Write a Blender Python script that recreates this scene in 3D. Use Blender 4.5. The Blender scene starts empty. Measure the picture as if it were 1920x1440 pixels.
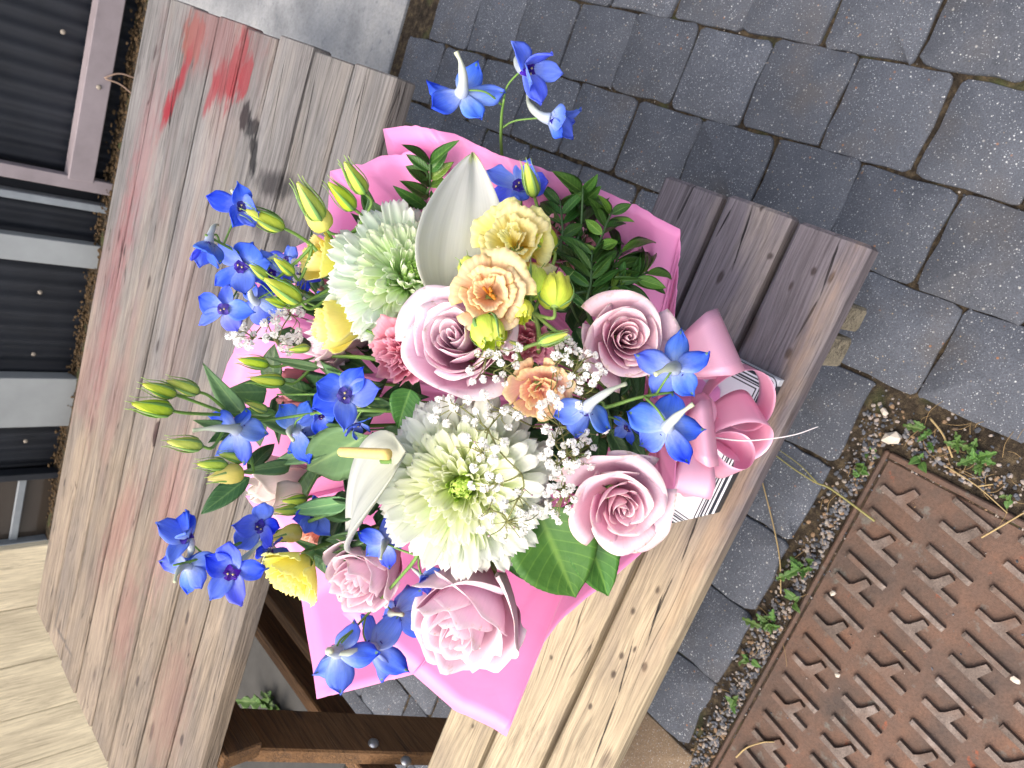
import bpy, math, random
import numpy as np
from mathutils import Vector, Matrix
RND = random.Random(7)
sc = bpy.context.scene
col = sc.collection
# ------------------------------------------------------------------ camera
F = 1410.73                                   # focal length in pixels of the 1920 px wide photograph
CAM = Vector((0.298, -0.839, 1.404))
PIT, YAW, ROL = (math.radians(a) for a in (47.865, 25.907, -0.647))
def _basis():
    f = Vector((0, math.cos(PIT), -math.sin(PIT))); d = Vector((0, -math.sin(PIT), -math.cos(PIT))); r = Vector((1, 0, 0))
    Z = Matrix.Rotation(YAW, 3, 'Z'); f, d, r = Z @ f, Z @ d, Z @ r
    c, s = math.cos(ROL), math.sin(ROL)
    return c*r + s*d, -s*r + c*d, f
UPR, DWN, FWD = _basis()                      # photo-up, photo-right and viewing direction in the world (phone held sideways)
IU, IV, IW = DWN, -UPR, -FWD                  # photo right, photo down, towards the viewer
cd = bpy.data.cameras.new('camera'); co = bpy.data.objects.new('camera', cd); col.objects.link(co)
co.matrix_world = Matrix((( DWN.x, UPR.x, -FWD.x, CAM.x), (DWN.y, UPR.y, -FWD.y, CAM.y), (DWN.z, UPR.z, -FWD.z, CAM.z), (0, 0, 0, 1)))
cd.sensor_width = 36; cd.lens = 36*F/1920; cd.clip_start = .02; cd.clip_end = 300
cd.dof.use_dof = True; cd.dof.focus_distance = .70; cd.dof.aperture_fstop = 15.0
sc.camera = co
# ------------------------------------------------------------------ light
SUN_DIR = Vector((-.42, -.28, 1.0)).normalized()      # towards the sun
w = bpy.data.worlds.new('World'); sc.world = w; w.use_nodes = True
wn = w.node_tree; bg = wn.nodes['Background']
sky = wn.nodes.new('ShaderNodeTexSky'); sky.sky_type = 'NISHITA'; sky.sun_disc = False
sky.sun_elevation = math.asin(SUN_DIR.z); sky.sun_rotation = math.atan2(SUN_DIR.x, SUN_DIR.y)
sky.air_density = .8; sky.dust_density = 9.0; sky.ozone_density = 1.0
wn.links.new(sky.outputs[0], bg.inputs[0]); bg.inputs[1].default_value = .15
sl = bpy.data.lights.new('sun', 'SUN'); so = bpy.data.objects.new('sun', sl); col.objects.link(so)
sl.energy = .85; sl.angle = math.radians(120); sl.color = (1, .98, .95)
so.rotation_euler = SUN_DIR.to_track_quat('Z', 'Y').to_euler(); so.location = (-3, 2, 5)
sc.view_settings.view_transform = 'Standard'; sc.view_settings.look = 'None'; sc.view_settings.gamma = 1
sc.view_settings.use_curve_mapping = False
sc.view_settings.exposure = .88
sc.render.engine = 'CYCLES'
sc.cycles.max_bounces = 12; sc.cycles.diffuse_bounces = 8; sc.cycles.transmission_bounces = 8
# ------------------------------------------------------------------ pixel -> place
def ray(x, y): return (FWD*F + DWN*(x-960) + UPR*(720-y)).normalized()
def at(x, y, t): return CAM + ray(x, y)*t
def onz(x, y, z): v = ray(x, y); return CAM + v*((z-CAM.z)/v.z)
def ony(x, y, Y): v = ray(x, y); return CAM + v*((Y-CAM.y)/v.y)
DC, DR = Vector((0, -.34, .74)), Vector((.25, .25, .24))     # the dome of flower heads, in metres
def dome(x, y):
    o = CAM-DC; o = Vector((o.x/DR.x, o.y/DR.y, o.z/DR.z)); v = ray(x, y); v = Vector((v.x/DR.x, v.y/DR.y, v.z/DR.z))
    a, b, c = v.dot(v), o.dot(v), o.dot(o)-1; D = b*b-a*c
    return (-b-math.sqrt(D))/a if D > 0 else -b/a
def dp(x, y, off=0): return at(x, y, dome(x, y)+off)
def idir(u, v, w): return (IU*u + IV*v + IW*w).normalized()
TIE = Vector((.03, -.385, .575))
# ------------------------------------------------------------------ object helpers
W = {}
def tag(o, label=None, cat=None, group=None, kind=None):
    if label: o['label'] = label
    if cat: o['category'] = cat
    if group: o['group'] = group
    if kind: o['kind'] = kind
def thing(name, label, cat, loc=(0, 0, 0), group=None):
    o = bpy.data.objects.new(name, None); col.objects.link(o); o.location = loc; o.empty_display_size = .02
    W[o.name] = Matrix.Translation(Vector(loc)); tag(o, label, cat, group); return o
def part(name, me, parent, M=None, label=None):
    """mesh me placed with WORLD matrix M under parent"""
    M = Matrix.Identity(4) if M is None else M
    o = bpy.data.objects.new(name, me); col.objects.link(o)
    W[o.name] = M
    if parent is not None:
        o.parent = parent; o.matrix_basis = W[parent.name].inverted() @ M
    else: o.matrix_basis = M
    if label: o['label'] = label
    return o
def frame(z, twist=0, up=None):
    z = z.normalized(); r = (up or Vector((.13, .97, .21))); x = r.cross(z)
    if x.length < 1e-3: x = Vector((1, 0, 0)).cross(z)
    x.normalize(); y = z.cross(x)
    M = Matrix((x, y, z)).transposed().to_4x4()
    return M @ Matrix.Rotation(twist, 4, 'Z')
def xf(pos, R, s=1):
    S = Matrix.Diagonal((s, s, s, 1)) if not isinstance(s, tuple) else Matrix.Diagonal((*s, 1))
    return Matrix.Translation(pos) @ R @ S
def mesh(name, V, Fc, mats, uv=None, mi=None, smooth=True):
    me = bpy.data.meshes.new(name); me.from_pydata([tuple(v) for v in V], [], Fc)
    for m in (mats if isinstance(mats, (list, tuple)) else [mats]): me.materials.append(m)
    if uv is not None:
        l = me.uv_layers.new(name='UVMap'); vi = np.empty(len(me.loops), dtype=np.int32); me.loops.foreach_get('vertex_index', vi)
        l.data.foreach_set('uv', np.asarray(uv, dtype=np.float32)[vi].ravel())
    if mi is not None: me.polygons.foreach_set('material_index', mi)
    if smooth: me.polygons.foreach_set('use_smooth', [True]*len(me.polygons))
    me.update(); return me
def grid(fn, nu, nv, closed=False):
    V, U, Fc = [], [], []
    for j in range(nv+1):
        for i in range(nu+1):
            V.append(Vector(fn(-1+2*i/nu, j/nv))); U.append((i/nu, j/nv))
    for j in range(nv):
        for i in range(nu):
            a = j*(nu+1)+i; Fc.append((a, a+1, a+nu+2, a+nu+1))
    return V, U, Fc
def thick(V, U, Fc, th, nu, nv):
    """close a grid sheet into a thin solid; back side takes material 1"""
    n = len(V); N = [Vector() for _ in V]
    for f in Fc:
        fn = (V[f[2]]-V[f[0]]).cross(V[f[3]]-V[f[1]])
        for k in f: N[k] += fn
    V2 = list(V) + [v-(m.normalized() if m.length > 1e-12 else Vector((0, 0, 1)))*th for v, m in zip(V, N)]
    F2 = list(Fc) + [tuple(n+k for k in reversed(f)) for f in Fc]; mi = [0]*len(Fc)+[1]*len(Fc)
    w1 = nu+1
    rim = [i for i in range(w1)] + [j*w1+nu for j in range(1, nv+1)] + [nv*w1+i for i in range(nu-1, -1, -1)] + [j*w1 for j in range(nv-1, 0, -1)]
    for a, b in zip(rim, rim[1:]+rim[:1]): F2.append((b, a, n+a, n+b)); mi.append(0)
    return V2, list(U)+list(U), F2, mi
def catmull(P, n=6):
    P = [Vector(p) for p in P]
    if len(P) < 3: return [P[0].lerp(P[1], i/n) for i in range(n+1)]
    Q = [P[0]*2-P[1]]+P+[P[-1]*2-P[-2]]; out = []
    for k in range(1, len(Q)-2):
        a, b, c, d = Q[k-1:k+3]
        for i in range(n):
            t = i/n; out.append(.5*((2*b)+(c-a)*t+(2*a-5*b+4*c-d)*t*t+(3*b-a-3*c+d)*t**3))
    out.append(P[-1]); return out
class Tubes:
    def __init__(s): s.V, s.F, s.U = [], [], []
    def add(s, P, r0, r1=None, seg=6, n=5, cap=True, rf=None):
        r1 = r0 if r1 is None else r1; P = catmull(P, n); m = len(P); base = len(s.V)
        x = None
        for i, p in enumerate(P):
            t = (P[min(i+1, m-1)]-P[max(i-1, 0)]).normalized()
            if x is None: x = t.orthogonal().normalized()
            x = (x-t*x.dot(t)).normalized(); y = t.cross(x); r = r0+(r1-r0)*i/(m-1)
            if rf: r = rf(i/(m-1))
            for k in range(seg):
                a = 2*math.pi*k/seg; s.V.append(p+x*(r*math.cos(a))+y*(r*math.sin(a))); s.U.append((k/seg, i/(m-1)))
        for i in range(m-1):
            for k in range(seg):
                a, b = base+i*seg+k, base+i*seg+(k+1) % seg; s.F.append((a, b, b+seg, a+seg))
        if cap:
            s.F.append(tuple(base+k for k in reversed(range(seg)))); s.F.append(tuple(base+(m-1)*seg+k for k in range(seg)))
        return s
    def mesh(s, name, mats): return mesh(name, s.V, s.F, mats, s.U)
def box_mesh(name, lo, hi, mat, bev=.003, jit=0, nx=1, rnd=None):
    """box with bevelled long edges (long axis x), optional ends jitter"""
    (x0, y0, z0), (x1, y1, z1) = lo, hi; b = bev
    prof = [(y0+b, z0), (y1-b, z0), (y1, z0+b), (y1, z1-b), (y1-b, z1), (y0+b, z1), (y0, z1-b), (y0, z0+b)]
    V, Fc = [], []; n = 8; xs = [x0, x0+b*.7] + [x0+(x1-x0)*k/nx for k in range(1, nx)] + [x1-b*.7, x1]
    cy, cz = (y0+y1)/2, (z0+z1)/2
    for k, x in enumerate(xs):
        e = 1 if 0 < k < len(xs)-1 else None
        for (y, z) in prof:
            j = (rnd.uniform(-jit, jit) if rnd and e else 0)
            if e is None: y, z = cy+(y-cy)*(1-b*.8/(y1-y0)*2), cz+(z-cz)*(1-b*.8/(z1-z0)*2)
            V.append((x, y+j, z))
    for k in range(len(xs)-1):
        for i in range(n):
            a, c = k*n+i, k*n+(i+1) % n; Fc.append((a, a+n, c+n, c))
    Fc.append(tuple(range(n))); Fc.append(tuple((len(xs)-1)*n+i for i in reversed(range(n))))
    return mesh(name, V, Fc, mat, smooth=False)
# ------------------------------------------------------------------ material helpers
def lin(c): return tuple(((v/255)/12.92 if v/255 <= .04045 else ((v/255+.055)/1.055)**2.4) for v in c)+(1,)
class MT:
    def __init__(s, name):
        s.m = bpy.data.materials.new(name); s.m.use_nodes = True; s.t = s.m.node_tree; s.b = s.t.nodes['Principled BSDF']; s.o = s.t.nodes['Material Output']
    def n(s, ty, ins=None, **pr):
        nd = s.t.nodes.new('ShaderNode'+ty)
        for k, v in pr.items(): setattr(nd, k, v)
        for k, v in (ins or {}).items():
            if isinstance(v, bpy.types.NodeSocket): s.t.links.new(v, nd.inputs[k])
            else: nd.inputs[k].default_value = v
        return nd
    def lk(s, a, b): s.t.links.new(a, b)
    def pos(s): return s.n('NewGeometry').outputs['Position']
    def obj(s): return s.n('TexCoord').outputs['Object']
    def uv(s): return s.n('TexCoord').outputs['UV']
    def mapv(s, v, loc=(0, 0, 0), rot=(0, 0, 0), sc_=(1, 1, 1), ty='POINT'): return s.n('Mapping', {0: v, 1: loc, 2: rot, 3: sc_}, vector_type=ty).outputs[0]
    def noise(s, v, scale=5, det=3, rough=.55, dist=0, out=0): return s.n('TexNoise', {'Vector': v, 'Scale': scale, 'Detail': det, 'Roughness': rough, 'Distortion': dist}).outputs[out]
    def ramp(s, f, st, interp='LINEAR'):
        r = s.n('ValToRGB', {0: f}); e = r.color_ramp; e.interpolation = interp
        while len(e.elements) < len(st): e.elements.new(.5)
        for k, (p, c) in zip(e.elements, st): k.position = p; k.color = c if len(c) == 4 else (*c, 1)
        return r.outputs[0]
    def mix(s, f, a, b, mode='MIX'):
        nd = s.n('Mix', data_type='RGBA', blend_type=mode); 
        for i, v in ((0, f), (6, a), (7, b)):
            if isinstance(v, bpy.types.NodeSocket): s.lk(v, nd.inputs[i])
            else: nd.inputs[i].default_value = v
        return nd.outputs[2]
    def math(s, op, a, b=0, c=0, clamp=False):
        nd = s.n('Math', operation=op, use_clamp=clamp)
        for i, v in ((0, a), (1, b), (2, c)):
            if isinstance(v, bpy.types.NodeSocket): s.lk(v, nd.inputs[i])
            else: nd.inputs[i].default_value = v
        return nd.outputs[0]
    def rng(s, f, a, b, c=0, d=1, smooth=False): return s.n('MapRange', {0: f, 1: a, 2: b, 3: c, 4: d}, interpolation_type='SMOOTHSTEP' if smooth else 'LINEAR').outputs[0]
    def bump(s, h, dist=.002, st=.6):
        s.lk(s.n('Bump', {'Height': h, 'Distance': dist, 'Strength': st}).outputs[0], s.b.inputs['Normal'])
    def base(s, c, rough=.6, spec=.4, metal=0):
        if isinstance(c, bpy.types.NodeSocket): s.lk(c, s.b.inputs['Base Color'])
        else: s.b.inputs['Base Color'].default_value = c
        if isinstance(rough, bpy.types.NodeSocket): s.lk(rough, s.b.inputs['Roughness'])
        else: s.b.inputs['Roughness'].default_value = rough
        s.b.inputs['Specular IOR Level'].default_value = spec; s.b.inputs['Metallic'].default_value = metal
        return s.m
    def translucent(s, c, f):
        t = s.n('BsdfTranslucent'); 
        if isinstance(c, bpy.types.NodeSocket): s.lk(c, t.inputs[0])
        else: t.inputs[0].default_value = c
        mx = s.n('MixShader', {0: f}); s.lk(s.b.outputs[0], mx.inputs[1]); s.lk(t.outputs[0], mx.inputs[2]); s.lk(mx.outputs[0], s.o.inputs[0])
def petal_mat(name, stops, trans=.28, rough=.55, vein=.12, spec=.25, dots=False, vs=(34, 2.2, 1), edge=None, var=.10, bruise=False):
    """petal colour runs along the petal (UV v), with fine veins"""
    m = MT(name); uv = m.uv(); sx = m.n('SeparateXYZ', {0: uv})
    nz = m.noise(m.mapv(uv, sc_=(3, 3, 1)), 2.2, 2)
    v = m.math('ADD', sx.outputs[1], m.rng(nz, .3, .7, -.07, .07))
    c = m.ramp(v, [(p, lin(k)) for p, k in stops])
    if edge:
        au = m.math('ABSOLUTE', m.math('SUBTRACT', sx.outputs[0], .5)); e = m.rng(m.math('ADD', au, m.rng(nz, .3, .7, -.04, .04)), .40, .5, 0, .8, True)
        c = m.mix(e, c, lin(edge))
    if dots:
        dv = m.math('POWER', m.math('SUBTRACT', sx.outputs[1], .9), 2); du = m.math('POWER', m.math('MULTIPLY', m.math('SUBTRACT', sx.outputs[0], .5), .45), 2)
        d = m.math('SQRT', m.math('ADD', dv, du)); c = m.mix(m.rng(d, .03, .065, .85, 0, True), c, lin((128, 170, 95)))
    if bruise:
        bz = m.noise(m.n('VectorMath', {0: m.mapv(uv, sc_=(4, 3, 1)), 1: m.n('ObjectInfo').outputs['Random']}, operation='ADD').outputs[0], 3.5, 4, .65)
        c = m.mix(m.math('MULTIPLY', m.rng(bz, .56, .70, 0, .75, True), m.rng(sx.outputs[1], .86, 1.0)), c, lin((206, 172, 138)))
    vn = m.noise(m.mapv(uv, sc_=vs), 1.6, 3, .6)
    c = m.mix(1.0, c, m.ramp(vn, [(.3, (1-vein,)*3), (.7, (1+vein*.4,)*3)]), 'MULTIPLY')
    rn = m.n('ObjectInfo').outputs['Random']
    hs = m.n('HueSaturation', {'Hue': m.rng(m.math('FRACT', m.math('MULTIPLY', rn, 7.3)), 0, 1, .488, .512), 'Saturation': m.rng(m.math('FRACT', m.math('MULTIPLY', rn, 3.7)), 0, 1, .86, 1.04), 'Value': m.rng(rn, 0, 1, 1-var*.6, 1+var*.5), 'Fac': 1, 'Color': c}).outputs[0]
    m.base(hs, rough, spec); m.bump(vn, .0006, .35)
    m.translucent(hs, trans*.55); return m.m
def leaf_mat(name, a, b, rough=.42, trans=.22, veins=True):
    m = MT(name); uv = m.uv(); sx = m.n('SeparateXYZ', {0: uv}); au = m.math('ABSOLUTE', m.math('SUBTRACT', sx.outputs[0], .5))
    nz = m.noise(m.mapv(uv, sc_=(5, 5, 1)), 1.5, 4, .6)
    c = m.mix(nz, lin(a), lin(b))
    mid = m.rng(au, .012, .05, .5, 0)
    c = m.mix(mid, c, lin((min(255, b[0]+45), min(255, b[1]+40), min(255, b[2]+25))))
    rib = m.n('TexWave', {'Vector': m.mapv(m.n('CombineXYZ', {0: m.math('SUBTRACT', sx.outputs[1], m.math('MULTIPLY', au, .45)), 1: 0.0, 2: 0.0}).outputs[0]), 'Scale': 2.6, 'Distortion': 0.6}).outputs[1]
    ln = m.rng(rib, .93, 1, 0, .35 if veins else .1); c = m.mix(ln, c, lin((min(255, b[0]+30), min(255, b[1]+30), b[2]+15)))
    rn = m.n('ObjectInfo').outputs['Random']
    c = m.n('HueSaturation', {'Hue': m.rng(rn, 0, 1, .485, .512), 'Saturation': 1, 'Value': m.rng(rn, 0, 1, .8, 1.15), 'Fac': 1, 'Color': c}).outputs[0]
    m.base(c, rough, .4); m.bump(m.math('ADD', m.math('MULTIPLY', rib, .3), nz), .0012, .4); m.translucent(c, trans); return m.m
def wood_mat(name, cool, warm, x0, x1, grain=1., stains=(), rough=.8, knots=True, tint=None, crack=1., axis='X'):
    m = MT(name); P = m.pos(); rn = m.n('ObjectInfo').outputs['Random']; O = m.obj()
    off = m.n('CombineXYZ', {0: m.math('MULTIPLY', rn, 37.), 1: m.math('MULTIPLY', rn, 13.), 2: 0.0}).outputs[0]
    Q = m.n('VectorMath', {0: P, 1: off}, operation='ADD').outputs[0]
    sx = m.n('SeparateXYZ', {0: P})
    if axis != 'X':
        q_ = m.n('SeparateXYZ', {0: Q}).outputs; i_ = (2, 0, 1) if axis == 'Z' else (1, 0, 2); Q = m.n('CombineXYZ', {0: q_[i_[0]], 1: q_[i_[1]], 2: q_[i_[2]]}).outputs[0]
    wob = m.noise(m.mapv(Q, sc_=(2.2, 6, 6)), 1.3, 2, .5, out=1)
    Qd = m.n('VectorMath', {0: Q, 1: m.n('VectorMath', {0: wob, 3: .035}, operation='SCALE').outputs[0]}, operation='ADD').outputs[0]
    g1 = m.noise(m.mapv(Qd, sc_=(1.6, 60, 60)), 2.2, 5, .65)
    g2 = m.noise(m.mapv(Qd, sc_=(5, 300, 300)), 1.4, 4, .7)
    blot = m.noise(m.mapv(Q, sc_=(2.2, 7, 7)), 1.6, 4, .6)
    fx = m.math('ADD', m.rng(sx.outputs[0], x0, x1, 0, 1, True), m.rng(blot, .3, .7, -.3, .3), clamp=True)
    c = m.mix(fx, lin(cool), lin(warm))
    c = m.mix(1., c, m.ramp(g1, [(.30, (.60, .59, .585)), (.43, (.88, .875, .87)), (.55, (1.0, .995, .99)), (.68, (1.09, 1.085, 1.08))]), 'MULTIPLY')
    c = m.mix(1., c, m.ramp(g2, [(.3, (.62, .61, .60)), (.5, (.95,)*3), (.65, (1.1,)*3)]), 'MULTIPLY')
    c = m.mix(1., c, m.ramp(blot, [(.25, (.78, .76, .75)), (.6, (1.06, 1.05, 1.03))]), 'MULTIPLY')
    c = m.n('HueSaturation', {'Hue': .5, 'Saturation': 1, 'Value': m.rng(rn, 0, 1, .84, 1.1), 'Fac': 1, 'Color': c}).outputs[0]
    h = m.math('ADD', m.math('MULTIPLY', g1, 1.3), m.math('MULTIPLY', g2, .6))
    for fq, wd_, st_ in ((34, .045, .6), (75, .06, .5)):
        gl = m.noise(m.mapv(Qd, loc=(fq, 2, 1), sc_=(1.1, fq, fq)), 2.0, 3, .5)
        ln_ = m.math('MULTIPLY', m.rng(m.math('ABSOLUTE', m.math('SUBTRACT', gl, .5)), 0, wd_, 1, 0), m.rng(m.noise(m.mapv(Q, loc=(fq, 0, 0), sc_=(3, 12, 12)), 1.5, 2), .40, .58, 0, st_*grain))
        c = m.mix(ln_, c, (.03, .027, .025, 1)); h = m.math('SUBTRACT', h, m.math('MULTIPLY', ln_, .9))
    cr = m.noise(m.mapv(Qd, loc=(3, 5, 1), sc_=(.8, 26, 26)), 1.5, 2, .4)
    line = m.math('MULTIPLY', m.rng(m.math('ABSOLUTE', m.math('SUBTRACT', cr, .5)), 0, .006, 1, 0), m.rng(m.noise(m.mapv(Q, sc_=(2, 8, 8)), 1.5, 1), .47, .55))
    line = m.math('MULTIPLY', line, crack)
    c = m.mix(m.math('MULTIPLY', line, .8), c, (.018, .016, .016, 1)); h = m.math('SUBTRACT', h, m.math('MULTIPLY', line, 1.6))
    if knots:
        vo = m.n('TexVoronoi', {'Vector': m.mapv(Q, sc_=(3.1, 9.5, 9.5)), 'Scale': 1., 'Randomness': 1.})
        kd = m.math('ADD', vo.outputs['Distance'], m.rng(g2, .3, .7, -.02, .02))
        kc = m.n('SeparateXYZ', {0: vo.outputs['Color']}).outputs[0]
        kr = m.math('MULTIPLY', m.rng(kd, .04, .115, 1, 0, True), m.math('GREATER_THAN', kc, .45))
        c = m.mix(m.math('MULTIPLY', kr, .75), c, lin((74, 62, 56)))
    for (cx, cy, rx, ry, rot, colr, st, soft) in stains:
        q = m.mapv(P, loc=(cx, cy, 0), rot=(0, 0, rot), sc_=(rx, ry, 50), ty='TEXTURE')
        L = m.n('VectorMath', {0: q}, operation='LENGTH').outputs['Value']
        L = m.math('ADD', L, m.rng(m.noise(m.mapv(P, sc_=(30, 90, 30)), 1, 3), .3, .7, -.32, .32))
        c = m.mix(m.math('MULTIPLY', m.rng(L, 1-soft, 1+soft*.6, st, 0, True), m.rng(g2, .2, .6, .55, 1)), c, lin(colr))
    if tint:
        tn = m.noise(m.mapv(P, loc=(2.3, .4, 0), sc_=(1.5, 3.2, 1)), 1.7, 3); yy = m.rng(sx.outputs[1], .3, .75)
        c = m.mix(m.math('MULTIPLY', m.math('MULTIPLY', m.rng(tn, .48, .66, 0, .32, True), yy), m.rng(sx.outputs[0], -1.15, -.8)), c, lin(tint))
    m.base(c, rough, .25); m.bump(h, .0022, .75); return m.m
def plain(name, c, rough=.6, spec=.4, metal=0, nz=0, scale=20, bump=0):
    m = MT(name)
    k = lin(c)
    if nz:
        n = m.noise(m.obj(), scale, 5, .6); k = m.mix(1., k, m.ramp(n, [(.25, (1-nz,)*3), (.75, (1+nz,)*3)]), 'MULTIPLY')
        if bump: m.bump(n, bump, .6)
    return m.base(k, rough, spec, metal)
# ================================================================== the setting
def paver_mat(name, c0, c1):
    m = MT(name); O = m.pos(); rn = m.n('ObjectInfo').outputs['Random']
    b = m.noise(O, 14, 5, .65); f = m.noise(O, 420, 3, .7)
    c = m.mix(b, lin(c0), lin(c1))
    c = m.mix(1., c, m.ramp(f, [(.3, (.6,)*3), (.55, (1.05,)*3), (.7, (1.35,)*3)]), 'MULTIPLY')
    h = f
    for sc_, th, lo, cols in ((330, .20, .62, ((205, 212, 216), (168, 172, 172))), (150, .15, .80, ((224, 228, 228), (176, 158, 128))), (82, .11, .86, ((196, 196, 190), (160, 112, 76)))):
        vo = m.n('TexVoronoi', {'Vector': O, 'Scale': sc_}); cs = m.n('SeparateXYZ', {0: vo.outputs['Color']})
        k = m.math('MULTIPLY', m.rng(vo.outputs['Distance'], th, th+.1, 1, 0), m.math('GREATER_THAN', cs.outputs[0], lo))
        k = m.math('MULTIPLY', k, m.rng(cs.outputs[1], 0, 1, .35, 1))
        cc = m.mix(m.math('GREATER_THAN', cs.outputs[2], .8), lin(cols[0]), lin(cols[1]))
        c = m.mix(m.math('MULTIPLY', k, .85), c, cc); h = m.math('ADD', h, m.math('MULTIPLY', k, .5))
    c = m.n('HueSaturation', {'Hue': .5, 'Saturation': 1, 'Value': m.rng(rn, 0, 1, .88, 1.1), 'Fac': 1, 'Color': c}).outputs[0]
    st_ = m.noise(O, 5, 4, .6); c = m.mix(m.rng(st_, .55, .75, 0, .35), c, lin((96, 86, 72)))
    m.base(c, .82, .3); m.bump(h, .0014, .9); return m.m
M_PAVER = paver_mat('grey_paver', (66, 71, 79), (96, 101, 110)); M_PAVER2 = paver_mat('brown_paver', (112, 96, 78), (138, 120, 98))
def sand_mat():
    m = MT('joint_sand'); O = m.pos(); a = m.noise(O, 60, 5, .7); b = m.noise(O, 9, 3); f = m.noise(O, 600, 2, .7)
    c = m.ramp(a, [(.3, lin((28, 26, 24))), (.5, lin((62, 55, 46))), (.7, lin((104, 92, 72)))])
    c = m.mix(m.rng(b, .58, .7, 0, .6), c, lin((84, 96, 58))); m.base(c, .95, .15); m.bump(m.math('ADD', a, f), .004, .9); return m.m
M_SAND = sand_mat()
def conc_mat():
    m = MT('worn_concrete'); O = m.pos(); a = m.noise(O, 3.5, 6, .6); f = m.noise(O, 120, 4, .7); p = m.noise(O, 34, 3, .6)
    c = m.ramp(a, [(.3, lin((112, 116, 120))), (.5, lin((140, 144, 147))), (.72, lin((164, 165, 163)))])
    c = m.mix(m.rng(p, .60, .70, 0, .7), c, lin((112, 117, 124))); c = m.mix(1., c, m.ramp(f, [(.3, (.8,)*3), (.6, (1.05,)*3)]), 'MULTIPLY')
    m.base(c, .9, .2); m.bump(m.math('ADD', f, p), .003, .7); return m.m
M_CONC = conc_mat()
def slab(name, lo, hi, mat, kind='structure', bev=.004):
    o = part(name, box_mesh(name, lo, hi, mat, bev), None); tag(o, kind=kind); return o
g = mesh('ground', [(-60, -60, -.03), (60, -60, -.03), (60, 60, -.03), (-60, 60, -.03)], [(0, 1, 2, 3)], M_SAND)
ground = part('ground', g, None); tag(ground, kind='structure')
bed = mesh('paving', [(-2.6, -1.6, -.008), (1.6, -1.6, -.008), (1.6, 1.17, -.008), (-2.6, 1.17, -.008)], [(0, 1, 2, 3)], M_SAND)
paving = part('paving', bed, None); tag(paving, kind='structure')
slab('concrete_slab', (-5.5, 1.168, -.06), (2.5, 3.3, .004), M_CONC)
slab('dirt_strip', (-5.4, 2.96, -.02), (2.4, 3.2, .012), M_SAND)
slab('concrete_path', (-3.2, .40, -.06), (-1.50, 1.166, .003), plain('dark_grey_concrete', (62, 62, 60), .85, .3, nz=.35, scale=8))  # concrete with a darker grey base than the slab
def paver_mesh(seed, w, d, mat):
    r = random.Random(seed); pts = []; hw, hd, c = w/2, d/2, .009
    cor = [(1, 1), (-1, 1), (-1, -1), (1, -1)]
    for k, (sx, sy) in enumerate(cor):
        a0 = k*math.pi/2
        cr = c*r.uniform(.7, 1.6)
        for i in range(4):
            a = a0+i/3*math.pi/2; pts.append((sx*(hw-cr)+cr*math.cos(a), sy*(hd-cr)+cr*math.sin(a)))
        nx = cor[(k+1) % 4]
        for i in range(1, 4):
            t = i/4; pts.append((sx*hw*(1-t)+nx[0]*hw*t, sy*hd*(1-t)+nx[1]*hd*t))
    pts = [(x+r.uniform(-.0026, .0026), y+r.uniform(-.0026, .0026)) for x, y in pts]; n = len(pts)
    V, Fc = [], []
    for s, z in ((1.0, -.05), (1.0, -.004), (.993, -.001), (.98, 0)):
        for x, y in pts: V.append((x*s, y*s, z+r.uniform(-.0006, .0006)*(z > -.01)))
    V.append((0, 0, .0008))
    for k in range(3):
        for i in range(n): Fc.append((k*n+i, k*n+(i+1) % n, (k+1)*n+(i+1) % n, (k+1)*n+i))
    for i in range(n): Fc.append((3*n+i, 3*n+(i+1) % n, 4*n))
    return mesh('paver', V, Fc, mat)
PV = [paver_mesh(s, .1652, .1692, M_PAVER) for s in range(9)]; PV2 = [paver_mesh(s+40, .1652, .1692, M_PAVER2) for s in range(3)]
PVN = [paver_mesh(s+60, .1655, .108, M_PAVER) for s in range(4)]
def keep_paver(x, y):
    v = Vector((x, y, 0))-CAM; z = v.dot(FWD)
    if z < .1: return False
    px, py = 960+F*v.dot(DWN)/z, 720-F*v.dot(UPR)/z
    return -260 < px < 2250 and -300 < py < 1750
for k in range(-13, 5):
    xc = .553+k*.1695; s0 = (.262 if k % 2 == 0 else .343)+RND.uniform(-.015, .015)
    for j in range(-8, 10):
        yc = s0+j*.1735+RND.uniform(-.004, .004)
        if yc+.085 > 1.162 or (xc < -1.55 and yc > .3): continue
        if xc < .1 and yc < -.30 and yc+.1735 < -.30: continue
        if not keep_paver(xc, yc): continue
        narrow = xc < .1 and yc < -.30
        src = PVN if narrow else PV
        if xc < -.74 and yc < -.2: src = PV2
        if narrow:      # the end stone of a row, cut to reach the gravel strip
            top = yc+.0835; yc = (top-.462)/2+RND.uniform(-.004, .004); nsc = (top+.462)/.105
        M = Matrix.Translation((xc+RND.uniform(-.003, .003), yc, RND.uniform(-.003, .0015))) @ Matrix.Rotation(RND.uniform(-.02, .02)+RND.choice((0, math.pi)), 4, 'Z') @ Matrix.Rotation(RND.uniform(-.008, .008), 4, 'X') @ Matrix.Diagonal((1, nsc if narrow else 1, 1, 1))
        part('paver', RND.choice(src), paving, M)
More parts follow.
